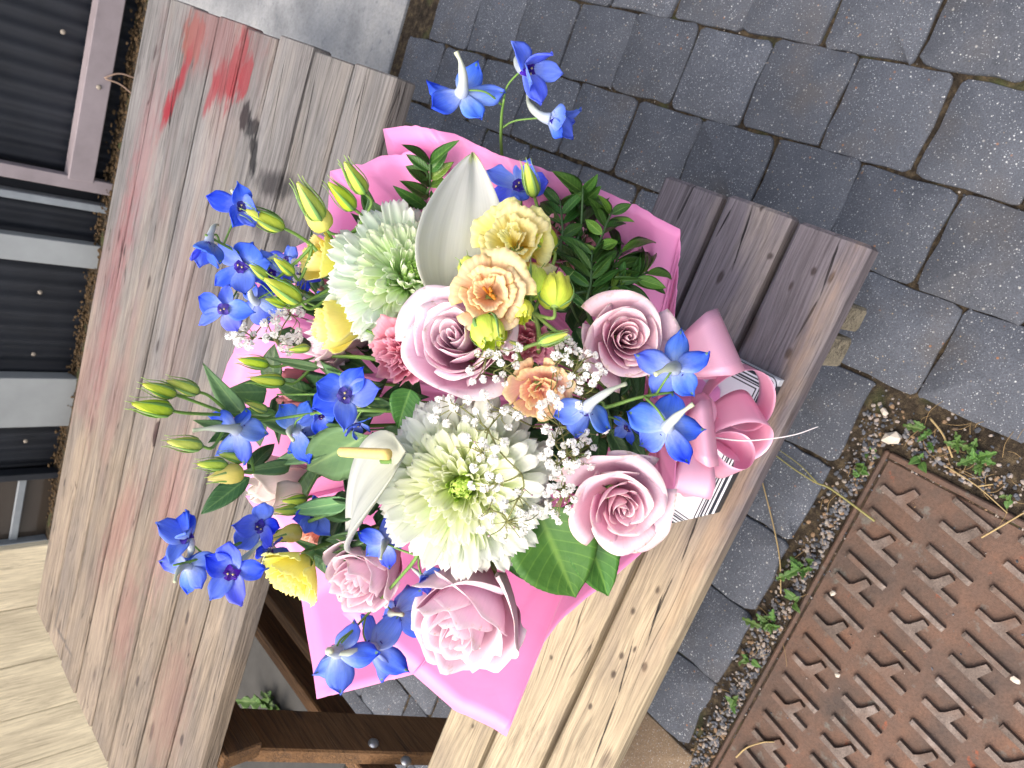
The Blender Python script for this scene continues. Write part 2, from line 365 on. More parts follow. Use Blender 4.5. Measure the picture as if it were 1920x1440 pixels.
# ---- manhole cover
def rust_mat():
    m = MT('rusty_iron'); O = m.pos(); a = m.noise(O, 7, 6, .65); b = m.noise(O, 26, 5, .65); f = m.noise(O, 260, 3, .7)
    c = m.ramp(a, [(.3, lin((68, 60, 56))), (.45, lin((88, 72, 63))), (.58, lin((102, 79, 66))), (.72, lin((124, 90, 70)))])
    c = m.mix(m.rng(b, .60, .68, 0, .75), c, lin((104, 104, 98))); c = m.mix(m.rng(b, .34, .28, 0, .7), c, lin((142, 74, 46)))
    c = m.mix(1., c, m.ramp(f, [(.3, (.72,)*3), (.6, (1.08,)*3)]), 'MULTIPLY')
    m.base(c, .72, .4, .15); m.bump(m.math('ADD', m.math('MULTIPLY', b, .6), f), .0012, .8); return m.m
M_RUST = rust_mat()
def worn_mat():
    m = MT('worn_iron'); O = m.pos(); a = m.noise(O, 30, 5, .7); f = m.noise(O, 340, 3, .7)
    c = m.ramp(a, [(.3, lin((74, 64, 58))), (.55, lin((108, 98, 92))), (.75, lin((136, 128, 122)))]); c = m.mix(1., c, m.ramp(f, [(.3, (.7,)*3), (.6, (1.1,)*3)]), 'MULTIPLY')
    c = m.mix(1., c, m.ramp(m.n('ObjectInfo').outputs['Random'], [(0, (.72, .68, .64)), (1, (1.1,)*3)]), 'MULTIPLY'); rs = m.noise(O, 11, 4, .6); c = m.mix(m.rng(rs, .5, .65, 0, .7), c, lin((92, 68, 54)))
    m.base(c, .55, .5, .35); m.bump(f, .001, .8); return m.m
M_WORN = worn_mat()
mh = thing('manhole_cover', 'rusty brown cast iron manhole cover with raised tread bars set in gravel', 'manhole cover', (-.4, -.8, 0))
part('cover_plate', box_mesh('cover_plate', (-1.15, -1.20, -.05), (.016, -.540, -.006), M_RUST, .003), mh)
for lo, hi in (((-1.17, -.5385, -.06), (.030, -.530, .002)), ((.019, -1.22, -.06), (.030, -.5387, .0015))):
    part('frame_edge', box_mesh('frame_edge', lo, hi, M_RUST, .003), mh)
def tread_mesh(branch):
    def prism(pl, V, Fc, z0, z1, ins):
        n = len(pl); c = Vector((sum(p[0] for p in pl)/n, sum(p[1] for p in pl)/n)); b = len(V)
        for s, z in ((1, z0), (1, z1-.001), (1-ins, z1)):
            for p in pl: V.append((c.x+(p[0]-c.x)*s, c.y+(p[1]-c.y)*s, z))
        for k in range(2):
            for i in range(n): Fc.append((b+k*n+i, b+k*n+(i+1) % n, b+(k+1)*n+(i+1) % n, b+(k+1)*n+i))
        Fc.append(tuple(b+2*n+i for i in range(n)))
    V, Fc = [], []; h = .0050
    if branch:   # bar with an arm leaving its middle
        pl = [(-h, 0), (-h, -.079), (h, -.079), (h, -.047), (.031, -.052), (.0335, -.040), (.012, -.032), (h, -.027), (h, 0)]
    else: pl = [(-h, 0), (-h, -.082), (h, -.082), (h, 0)]
    b0 = len(V); prism(pl, V, Fc, -.010, .0035, .10 if not branch else .0)
    return mesh('tread_bar', V, Fc, [M_WORN], smooth=False)
TB = [tread_mesh(False), tread_mesh(True)]
for c in range(6):
    for k in range(-2, 25):
        x = .0150-.0455*k-.006*c; y = -.5535-.1045*c-.001*k
        if x > .012 or x < -1.13 or y-.085 < -1.19: continue
        part('tread_bar', TB[(k+c*0) % 2], mh, Matrix.Translation((x, y, 0)) @ Matrix.Rotation(-.24, 4, 'Z'))
# ---- gravel, one mass of small stones
def gravel_mat():
    m = MT('gravel_stone'); r = m.n('NewGeometry').outputs['Random Per Island']
    c = m.ramp(r, [(0, lin((70, 74, 80))), (.25, lin((112, 112, 114))), (.45, lin((150, 140, 132))), (.6, lin((92, 96, 104))), (.75, lin((150, 142, 132))), (.86, lin((132, 110, 86))), (.95, lin((104, 92, 82))), (1, lin((170, 166, 160)))], 'CONSTANT')
    m.base(c, .8, .3); return m.m
M_GRAV = gravel_mat()
def pebble(V, Fc, p, s, r):
    b = len(V); ph = (1+5**.5)/2
    base = [(-1, ph, 0), (1, ph, 0), (-1, -ph, 0), (1, -ph, 0), (0, -1, ph), (0, 1, ph), (0, -1, -ph), (0, 1, -ph), (ph, 0, -1), (ph, 0, 1), (-ph, 0, -1), (-ph, 0, 1)]
    R = Matrix.Rotation(r.uniform(0, 6.3), 3, 'Z') @ Matrix.Rotation(r.uniform(-.5, .5), 3, 'X'); k = Vector((r.uniform(.7, 1.3), r.uniform(.6, 1), r.uniform(.4, .75)))
    for v in base:
        v = Vector(v)/1.9*r.uniform(.8, 1.15); V.append(p+R @ Vector((v.x*k.x, v.y*k.y, v.z*k.z))*s)
    Fc += [tuple(b+i for i in f) for f in ((0, 11, 5), (0, 5, 1), (0, 1, 7), (0, 7, 10), (0, 10, 11), (1, 5, 9), (5, 11, 4), (11, 10, 2), (10, 7, 6), (7, 1, 8), (3, 9, 4), (3, 4, 2), (3, 2, 6), (3, 6, 8), (3, 8, 9), (4, 9, 5), (2, 4, 11), (6, 2, 10), (8, 6, 7), (9, 8, 1))]
V, Fc = [], []; r = random.Random(3)
for i in range(2300):
    if i < 1750: p = Vector((r.uniform(-1.0, .04), -.524+abs(r.gauss(0, .024)), -.006))
    else: p = Vector((.04+abs(r.gauss(0, .04)), r.uniform(-.95, -.47), -.006))
    if p.y > -.44: continue
    pebble(V, Fc, p, r.choice((.0018, .0022, .0028, .0034, .004, .0052)), r)
for i in range(420):    # grit strewn along joints of the paving
    kx = r.randint(-5, 3); p = Vector((.638+kx*.1695+r.gauss(0, .006), r.uniform(-.9, .6), -.005)); pebble(V, Fc, p, r.uniform(.0012, .0026), r)
for i in range(260):
    if i < 120: p = Vector((r.uniform(-1.0, .01), r.uniform(-1.1, -.55), -.005))
    elif i < 210: p = Vector((r.uniform(-1.0, .02), -.539+r.gauss(0, .002), -.003))
    else: p = Vector((.0175+r.gauss(0, .0015), r.uniform(-.95, -.54), -.003))
    pebble(V, Fc, p, r.choice((.0009, .0012, .0018, .0024)), r)
gv = part('gravel', mesh('gravel', V, Fc, M_GRAV, smooth=False), None); tag(gv, 'loose grey and tan gravel around the rusty manhole cover', 'gravel', kind='stuff')
for n, (px, py, s, lb) in enumerate(((1672, 822, .018, 'large pale flat stone lying in the gravel by the manhole cover corner'), (1658, 772, .008, 'small pale flint pebble between paving and manhole cover'), (1562, 1112, .008, 'white pebble beside a weed in the gravel strip'), (1570, 1266, .006, 'pale pebble lying among tread bars of the manhole cover'), (1903, 1275, .009, 'white chipped stone lying on the rusty manhole cover'))):
    V, Fc = [], []; pebble(V, Fc, Vector(), s, random.Random(n)); p = onz(px, py, .003)
    o = part('pebble', mesh('pebble', V, Fc, plain('pebble_pale', (196, 188, 174), .8, nz=.2, scale=60), smooth=False), None, Matrix.Translation(p)); tag(o, lb, 'stone')
# ---- shed wall behind the table
M_BLK = plain('black_sheet', (34, 38, 45), .5, .4, nz=.3, scale=5); M_WHT = plain('weathered_white_paint', (150, 156, 158), .6, .35, nz=.12, scale=5)
M_PRAIL = plain('pinkish_primer_wood', (142, 134, 138), .75, .25, nz=.16, scale=7); M_MOSS = plain('moss_debris', (84, 70, 52), .95, .1, nz=.35, scale=30); M_GLS = plain('dark_glass', (66, 60, 54), .12, .5); M_GREY = plain('grey_frame', (132, 140, 146), .55, .4, nz=.12)
sh = thing('corrugated_shed', 'black corrugated sheet shed wall with pale posts and rails behind the table', 'shed', (-1, 3.14, 0))
def corr(x0, x1, z0, z1):
    V, Fc = [], []; n = int((x1-x0)/.0095); 
    for i in range(n+1):
        x = x0+(x1-x0)*i/n; y = 3.14-.009*math.sin(x*2*math.pi/.076)
        for z in (z0, z1): V.append((x, y, z))
    for i in range(n): Fc.append((2*i, 2*i+2, 2*i+3, 2*i+1))
    return mesh('corrugated_panel', V, Fc, M_BLK)
for a, b in ((.62, 1.6), (-.54, .62), (-.88, -.70), (-1.60, -.98), (-2.16, -1.86)): part('corrugated_panel', corr(a, b, .014, 2.1), sh)
def wpart(name, x0, x1, z0, z1, mat, y0=3.06, y1=3.125): return part(name, box_mesh(name, (x0, y0, z0), (x1, y1, z1), mat, .004), sh)
part('added_backing', box_mesh('added_backing', (-2.7, 3.17, .0), (1.7, 3.22, 2.15), M_BLK, .004), sh)  # dark box added behind the sheets to block light from behind
wpart('rail', -.56, 1.6, .095, .205, M_PRAIL, 3.05, 3.12); wpart('stud', -.605, -.545, .0, 2.1, M_PRAIL, 3.055, 3.118)
wpart('post', -.70, -.665, .0, 2.1, M_GREY, 3.07, 3.14); wpart('post', -.985, -.865, .0, 2.1, M_WHT); wpart('post', -1.87, -1.59, .0, 2.1, M_WHT, 3.05, 3.13)
wf = wpart('window_frame', -2.66, -2.60, .0, 2.1, M_GREY); wpart('window_frame', -2.20, -2.162, .0, 2.1, M_BLK)
part('pane', box_mesh('pane', (-2.60, 3.11, .0), (-2.20, 3.118, 2.1), M_GLS, .001), sh); wpart('glazing_bar', -2.60, -2.2, .15, .19, M_GREY, 3.09, 3.108)
def bolt_mesh(r_, mat):
    V, Fc = [], []; n = 12
    for rr, z in ((r_, 0), (r_*.92, r_*.3), (r_*.6, r_*.55), (r_*.2, r_*.66)):
        for i in range(n): V.append((rr*math.cos(6.2832*i/n), rr*math.sin(6.2832*i/n), z))
    for k in range(3):
        for i in range(n): Fc.append((k*n+i, k*n+(i+1) % n, k*n+n+(i+1) % n, k*n+n+i))
    Fc.append(tuple(3*n+i for i in range(n))); return mesh('bolt', V, Fc, mat)
M_ZINC = plain('zinc_bolt', (168, 172, 176), .35, .5, .8); BLT = bolt_mesh(.011, plain('dull_screw', (150, 142, 130), .5))
for px, py in ((175, 157), (75, 548), (63, 664), (48, 827), (118, 60)):
    p = ony(px, py, 3.125); p.y = 3.125 if px != 175 else 3.049
    part('bolt', BLT, sh, xf(p, frame(Vector((0, -1, 0)))))
V, Fc = [], []; r = random.Random(5)
for i in range(700): pebble(V, Fc, Vector((r.uniform(-2.3, .5), 3.09+r.gauss(0, .018), .008+abs(r.gauss(0, .02)))), r.uniform(.004, .012), r)
for i in range(1500): pebble(V, Fc, Vector((r.uniform(-2.5, .8), r.uniform(2.98, 3.13), .004+abs(r.gauss(0, .008)))), r.uniform(.004, .014), r)
o = part('wall_debris', mesh('wall_debris', V, Fc, M_MOSS, smooth=False), None); tag(o, 'brown moss and litter along the foot of the black shed wall', 'debris', kind='stuff')
M_PALE = wood_mat('pale_boards', (212, 202, 174), (218, 208, 180), -6, 0, grain=.15, knots=False, crack=0, axis='Z')
bw = thing('timber_board_screen', 'pale new timber screen of upright boards beside the shed', 'screen', (-2.4, 1.7, 0))
for k in range(7):
    V = box_mesh('board', (0, 0, 0), (1.0, .2785, .03), M_PALE, .003)
    part('board', V, bw, Matrix(((0, -1, 0, -1.62-k*.28), (0, 0, -1, 1.74), (1, 0, 0, .004), (0, 0, 0, 1))))
# ================================================================== picnic table
stn = [(.262, .752, .05, .052, 0, (126, 66, 54), .75, .25), (.16, .782, .11, .02, -.42, (128, 30, 42), .9, .5), (.115, .808, .03, .02, .3, (128, 30, 42), .9, .3),
       (.245, .555, .075, .028, -.12, (128, 30, 42), .92, .45), (.215, .585, .04, .055, .3, (128, 30, 42), .85, .5), (.235, .515, .042, .022, 0, (128, 30, 42), .9, .3), (.19, .625, .05, .018, -.3, (128, 30, 42), .8, .5), (.28, .64, .07, .16, 0, (120, 70, 70), .45, .7),
       (.175, .484, .026, .02, .5, (16, 18, 22), 1., .3), (.160, .45, .016, .03, .3, (18, 20, 24), .95, .4), (.125, .425, .04, .016, .5, (16, 18, 22), 1., .3), (.095, .33, .022, .07, .2, (24, 26, 30), .85, .6), (.02, .26, .028, .05, -.4, (26, 28, 32), .8, .7), (.03, .36, .03, .022, .4, (26, 28, 32), .75, .7),
       (-.78, .62, .16, .05, -.25, (128, 84, 82), .55, .8), (-.95, .5, .14, .05, .1, (132, 92, 88), .5, .8), (-.62, .42, .2, .06, 0, (170, 122, 118), .4, .9), (-.35, .9, .3, .05, .05, (136, 88, 90), .6, .8), (-.02, .88, .22, .06, 0, (134, 90, 94), .5, .8), (-.95, .24, .16, .07, 0, (130, 94, 88), .45, .8),
       (-1.20, .86, .075, .006, -.12, (84, 80, 78), .7, .5), (-1.24, .79, .006, .075, .1, (84, 80, 78), .7, .5), (-1.05, .87, .13, .012, 0, (96, 90, 86), .5, .8)]
def px_mark(px, py, z, rx, ry, colr, st, soft, rot=0): p = onz(px, py, z); return (p.x, p.y, rx, ry, rot, colr, st, soft)
def px_crack(a, b, z, w_=.0016):
    p, q = onz(*a, z), onz(*b, z); return ((p.x+q.x)/2, (p.y+q.y)/2, (q-p).length/2*1.1, w_, math.atan2(q.y-p.y, q.x-p.x), (22, 20, 22), .95, .35)
BST = [px_mark(*a, .45, .0045+.0045*((a[0]*7+a[1]) % 10)/10, .0028+.0024*((a[0]+a[1]*3) % 10)/10, (50, 40, 37), .85, .6) for a in ((1483, 536), (1350, 519), (1443, 480), (1526, 509), (1558, 521), (1479, 662), (1427, 391), (1233, 1107), (1187, 1146), (1190, 1217), (1165, 1230), (1208, 1250), (1150, 1265), (1107, 1325), (1034, 1233), (886, 1362))]
BST += [px_crack(*a, .45) for a in (((1578, 440), (1536, 560)), ((1536, 558), (1495, 630)), ((1412, 385), (1378, 490)), ((1300, 350), (1265, 420)), ((1262, 1082), (1222, 1170)), ((1186, 1205), (1160, 1300)), ((1160, 1300), (1112, 1430)), ((1308, 970), (1275, 1060)), ((1240, 1120), (1215, 1200)), ((1375, 385), (1345, 440)))]
BST += [(-.0, -.49, .3, .014, 0, (178, 150, 118), .4, .9)]
stn += [px_mark(*a, .74, .016, .006, (52, 46, 46), .85, .5) for a in ((290, 100), (290, 818), (296, 646), (120, 905), (222, 442), (233, 470), (280, 528), (350, 1160), (258, 1277), (342, 1385), (560, 470))]
stn += [px_mark(290, 815, .74, .030, .0085, (34, 28, 28), .95, .2)]
stn += [px_crack(*a, .74, .0013) for a in (((350, 20), (300, 320)), ((600, 100), (560, 300)), ((690, 130), (655, 300)), ((540, 80), (500, 300)), ((440, 60), (395, 300)), ((230, 440), (195, 640)), ((430, 1180), (395, 1340)), ((300, 1000), (262, 1180)))]
M_TOP = wood_mat('weathered_table_boards', (126, 126, 126), (146, 134, 118), .05, -1.0, .7, stains=stn, tint=(132, 92, 92))  # grey to tan along X: partly wood tone, partly sun warmth painted in
M_BEN = wood_mat('weathered_bench_boards', (124, 119, 126), (186, 173, 146), .12, -.30, stains=BST, crack=1.0, grain=.4)  # paler and warmer along X: wood tone plus painted sunlight
M_BRN = wood_mat('brown_frame_timber', (134, 100, 66), (120, 92, 64), -.5, -1.2, crack=.3, axis='Y')
M_BPALE = wood_mat('pale_beam_timber', (150, 144, 126), (150, 144, 126), -.5, -1.2, crack=.3, axis='Y', knots=False)
tb = thing('picnic_table', 'weathered grey wooden picnic table with attached bench and red paint marks', 'picnic table', (-.49, .55, 0))
r = random.Random(11)
for k in range(8):
    y0 = .082+k*.1171+.0042; y1 = y0+.1171-.0084
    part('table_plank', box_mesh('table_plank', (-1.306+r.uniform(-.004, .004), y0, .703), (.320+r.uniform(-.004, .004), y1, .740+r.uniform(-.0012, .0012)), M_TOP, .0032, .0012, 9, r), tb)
for (y0, y1) in ((-.292, -.192), (-.3985, -.3005), (-.508, -.409)):
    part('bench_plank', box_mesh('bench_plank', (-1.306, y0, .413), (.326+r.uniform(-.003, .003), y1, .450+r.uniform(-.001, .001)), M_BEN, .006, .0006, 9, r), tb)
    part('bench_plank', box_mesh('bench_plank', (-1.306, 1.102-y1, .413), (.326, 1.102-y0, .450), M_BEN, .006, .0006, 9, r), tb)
def beam(name, x0, x1, y0, y1, z0, z1):      # long axis y
    V = box_mesh(name, (0, 0, 0), (y1-y0, x1-x0, z1-z0), M_BPALE if x0 > .1 else M_BRN, .004)
    return part(name, V, tb, Matrix(((0, -1, 0, x1), (1, 0, 0, y0), (0, 0, 1, z0), (0, 0, 0, 1))))
for x0, x1 in ((.218, .252), (.166, .208), (-1.068, -1.03)): beam('bench_beam', x0, x1, -.503, 1.60, .335, .4126)
beam('bench_beam', -.962, -.925, .16, 1.60, .318, .4126)
for x0, x1 in ((.14, .18), (-.985, -.945)): beam('top_batten', x0, x1, .075, 1.03, .62, .7026)
def leg(xc, s):
    for sgn in (1, -1):
        yc = .551; p0 = Vector((xc, yc-sgn*.71, 0)); p1 = Vector((xc, yc-sgn*.345, .70)); d = (p1-p0); L = d.length; d.normalize()
        V = box_mesh('leg', (0, -.055, -.019), (L, .055, .019), M_BRN, .004); nrm = Vector((1, 0, 0)); y = nrm.cross(d)
        part('leg', V, tb, Matrix(((d.x, y.x, nrm.x, p0.x), (d.y, y.y, nrm.y, p0.y), (d.z, y.z, nrm.z, p0.z), (0, 0, 0, 1))))
leg(-1.008, 1); leg(.234-.045, 1)
B2 = bolt_mesh(.0125, M_ZINC)
for px, py in ((700, 1394), (761, 1427)):
    v = ray(px, py); p = CAM+v*((-.9885-CAM.x)/v.x); part('bolt', B2, tb, xf(p, frame(Vector((1, 0, 0)))))
# knots of the benches and table as wood eyes
# ================================================================== flowers: materials
ROSE = petal_mat('rose_petal', [(0, (226, 168, 190)), (.35, (240, 196, 216)), (.75, (244, 212, 226)), (.95, (245, 216, 226)), (1, (246, 224, 222))], .45, .8, .04, .12, vs=(22, 2, 1), bruise=True)
ROSEP = petal_mat('pale_rose_petal', [(0, (238, 182, 204)), (.4, (244, 208, 226)), (.8, (246, 220, 234)), (1, (247, 228, 234))], .45, .8, .04, .12, vs=(22, 2, 1), bruise=True)
ROSEW = petal_mat('blush_rose_petal', [(0, (234, 196, 198)), (.5, (246, 228, 228)), (1, (248, 240, 230))], .45, .8, .04, .12, bruise=True)
MUM_C = petal_mat('mum_core', [(0, (150, 205, 50)), (.5, (186, 230, 70)), (1, (206, 240, 96))], .25, .6, .06)
MUM_M = petal_mat('mum_mid', [(0, (216, 242, 130)), (.35, (234, 246, 180)), (.7, (242, 248, 216)), (1, (244, 248, 232))], .95, .7, .02)
MUM_O = petal_mat('mum_outer', [(0, (224, 244, 150)), (.35, (236, 245, 210)), (.7, (242, 246, 234)), (1, (244, 247, 242))], .95, .7, .02)
MUM_C2 = petal_mat('mint_mum_core', [(0, (150, 205, 70)), (1, (204, 238, 126))], .25, .6, .06)
MUM_M2 = petal_mat('mint_mum_mid', [(0, (216, 244, 160)), (.5, (236, 250, 206)), (1, (246, 253, 234))], .95, .7, .02)
MUM_O2 = petal_mat('mint_mum_outer', [(0, (222, 246, 190)), (.4, (240, 252, 230)), (1, (248, 254, 248))], .95, .7, .02)
DEL_F = petal_mat('delphinium_front', [(0, (205, 215, 252)), (.2, (140, 168, 252)), (.5, (80, 122, 252)), (1, (56, 98, 250))], .6, .5, .16, vs=(26, 1.4, 1))
DEL_B = petal_mat('delphinium_back', [(0, (206, 220, 240)), (.18, (160, 186, 246)), (.5, (102, 146, 248)), (.8, (70, 116, 248)), (1, (56, 102, 246))], .6, .5, .16, dots=True, vs=(26, 1.4, 1))
DEL_S = petal_mat('delphinium_spur', [(0, (176, 190, 226)), (.35, (196, 208, 214)), (1, (206, 216, 180))], .2, .6, .25)
DEL_E = petal_mat('delphinium_eye', [(0, (40, 24, 110)), (.6, (58, 30, 150)), (1, (66, 40, 160))], .1, .5, .1)
EYE_Y = plain('delphinium_eye_hair', (206, 190, 130), .8)
LIS_Y = petal_mat('yellow_lisianthus', [(0, (226, 226, 90)), (.4, (252, 242, 120)), (.8, (254, 246, 146)), (1, (254, 248, 160))], .6, .6, .05, edge=(254, 250, 176))
LIS_C = petal_mat('cream_lisianthus', [(0, (240, 216, 84)), (.4, (252, 242, 150)), (.8, (254, 248, 180)), (1, (254, 250, 190))], .9, .55, .08)
LIS_P = petal_mat('peach_lisianthus', [(0, (244, 190, 126)), (.4, (253, 220, 176)), (.85, (254, 228, 184)), (1, (254, 236, 170))], .6, .55, .08, edge=(250, 228, 150))
LIS_A = petal_mat('apricot_lisianthus', [(0, (248, 186, 180)), (.4, (253, 212, 204)), (.8, (254, 224, 196)), (1, (253, 230, 176))], .9, .55, .08, edge=(250, 226, 170))
LIS_R = petal_mat('pink_lisianthus', [(0, (216, 100, 134)), (.4, (230, 128, 160)), (.85, (238, 154, 180)), (1, (242, 178, 192))], .6, .55, .1)
LIS_D = petal_mat('dusky_lisianthus', [(0, (150, 82, 84)), (.5, (176, 98, 104)), (1, (198, 120, 122))], .2, .55, .12)
LIS_K = petal_mat('coral_lisianthus', [(0, (236, 150, 110)), (.5, (240, 168, 140)), (1, (242, 186, 164))], .3, .55, .08)
CHART = petal_mat('chartreuse_bud', [(0, (180, 214, 66)), (.4, (220, 242, 70)), (.8, (236, 248, 84)), (1, (244, 248, 110))], .25, .5, .14, vs=(14, 3, 1))
BUDG = petal_mat('green_yellow_bud', [(0, (150, 190, 80)), (.3, (200, 226, 76)), (.75, (218, 236, 84)), (1, (238, 242, 110))], .22, .5, .14, vs=(12, 2, 1))
SEPG = petal_mat('bud_sepal', [(0, (112, 158, 86)), (.6, (134, 180, 92)), (1, (170, 206, 110))], .15, .5, .1)
STEM = plain('green_stem', (104, 142, 66), .5, .4, nz=.12, scale=30); STEMD = plain('dark_stem', (70, 98, 60), .5, .4, nz=.15, scale=30); TWIG = plain('gypsophila_twig', (122, 124, 74), .6, .3, nz=.15, scale=30)
STEMP = plain('pale_green_stem', (130, 160, 84), .5, .4, nz=.1, scale=30)
SPATHE = petal_mat('white_spathe', [(0, (214, 217, 200)), (.5, (214, 219, 214)), (.92, (218, 222, 216)), (1, (212, 224, 150))], .7, .5, .09, .4, vs=(14, .7, 1))
SPADIX = plain('yellow_spadix', (238, 210, 128), .6, .3, nz=.10, scale=300, bump=.0006); SPADIXC = plain('cream_spadix', (236, 218, 172), .6, .3, nz=.2, scale=300, bump=.0006)
LEAF_P = leaf_mat('pistacia_leaf', (48, 88, 38), (76, 122, 54), .32); LEAF_PL = leaf_mat('young_pistacia_leaf', (86, 134, 50), (122, 162, 66), .35)
LEAF_S = leaf_mat('salal_leaf', (58, 110, 52), (92, 142, 62), .35); LEAF_L = leaf_mat('lisianthus_leaf', (96, 140, 96), (124, 164, 110), .5, veins=False); LEAF_D = leaf_mat('dark_filler_leaf', (50, 86, 54), (74, 112, 66), .4)
GYP = petal_mat('gypsophila_petal', [(0, (250, 250, 246)), (1, (252, 252, 250))], .4, .7, .0); GYPB = plain('gypsophila_bud', (196, 168, 176), .7, .2)
# ------------------------------------------------------------------ flower meshes
def rose_set(seed, mat, N=23, opn=1., tall=1., fmax=1.):
    r = random.Random(seed); out = []
    for i in range(N):
        fr = i/(N-1)*fmax; th = i*2.39996+r.uniform(-.2, .2)
        w = 2.6 if i == 0 else 1.5*(1-fr)+1.0*fr+r.uniform(-.15, .15); rb = .05+.66*fr**1.12; H = (1.0-.30*fr**2.2+r.uniform(-.04, .04))*tall
        tip = r.uniform(-.15, .15); ph = r.uniform(0, 6.3); ph2 = r.uniform(0, 6.3); roll = fr**1.6*r.uniform(.6, 1.25); pk = r.uniform(.03, .16)*(fr > .25)
        lean = opn*(fr**2.0)*.42*r.uniform(.94, 1.06)
        def fn(a, v):
            z = H*v-.20*H*abs(a-tip*.4)**2.4*v+pk*max(0, 1-3*abs(a-tip))*v**3
            rr = rb*(.34+.66*math.sin(math.pi/2*min(1, v*1.22)))+lean*v*v
            lip = max(0, (v-.76)/.24); k = roll*lip*lip*(.65+.5*math.cos(a*2.2+ph2)); rr += .17*k; z -= .15*k
            rr += .06*a*(.4+fr)+.030*math.sin(a*3.3+ph)*v*v*(.2+fr)
            if i == 0: rr = .03+.03*(a+1)/2
            ang = th+a*w*(.42+.58*min(1, v*1.5))*(1-.10*v)
            return (rr*math.cos(ang)/1.15, rr*math.sin(ang)/1.15, z)
        nu, nv = (16, 11)
        V, U, Fc = grid(fn, nu, nv); V, U, Fc, mi = thick(V, U, Fc, .004, nu, nv)
        out.append(mesh('petal', V, Fc, [mat, mat], U, mi))
    return out
def lis_set(seed, mat, N=13, opn=1., tall=.9, fr_amp=.05, r0=.12, r1=.62, wd=.95):
    r = random.Random(seed); out = []
    for i in range(N):
        fr = i/(N-1); th = i*2.39996+r.uniform(-.25, .25); w = wd*(1.25-.3*fr); rb = r0+(r1-r0)*fr; H = tall*(1-.18*fr**2+r.uniform(-.06, .06))
        ph = [r.uniform(0, 6.3) for _ in range(5)]; lean = opn*(.08+.34*fr*fr)*r.uniform(.75, 1.25); cl = r.uniform(.4, 1.2); st = {}
        def fn(a, v):
            e = v**3; fl = fr_amp*e*(1.2*math.sin(a*5+ph[0])+.6*math.sin(a*11+ph[1])+.35*math.sin(a*23+ph[2]))
            z = H*v*(1-.16*abs(a)**2.2)+fl*.7+.035*e*math.sin(a*31+ph[3])
            rr = rb*(.3+.7*math.sin(math.pi/2*min(1, v*1.15)))+lean*v*v+fl
            lip = max(0, (v-.7)/.3); rr += .10*cl*opn*lip*lip; z -= .09*cl*opn*lip*lip*fr
            ang = th+a*w*(.4+.6*min(1, v*1.4))
            return (rr*math.cos(ang)/1.12, rr*math.sin(ang)/1.12, z)
        nu, nv = 26, 8
        V, U, Fc = grid(fn, nu, nv); V, U, Fc, mi = thick(V, U, Fc, .008, nu, nv); out.append(mesh('petal', V, Fc, [mat, mat], U, mi))
    return out
def strap(L, wd, up, cup, mat, seed, notch=0, twist=0):
    r = random.Random(seed)
    def fn(a, v):
        w = wd*(.42+.58*math.sin(math.pi*min(1, .16+.62*v)))*(1 if v < .86 else math.sqrt(max(.0, 1-((v-.86)/.145)**2))+.06)
        ang = up*v; R_ = L/up if abs(up) > 1e-3 else 0
        y = R_*math.sin(ang) if R_ else L*v; z = R_*(1-math.cos(ang)) if R_ else 0
        x = a*w; z += cup*(a*a)*w*(.6+.6*v); x2 = x*math.cos(twist*v)-0; 
        return (x2, y-(notch*abs(math.cos(a*4.5))*.04 if v > .95 else 0), z+x*math.sin(twist*v))
    nu, nv = 4, 10
    V, U, Fc = grid(fn, nu, nv); V, U, Fc, mi = thick(V, U, Fc, .012*wd*4, nu, nv); return mesh('floret', V, Fc, [mat, mat], U, mi)
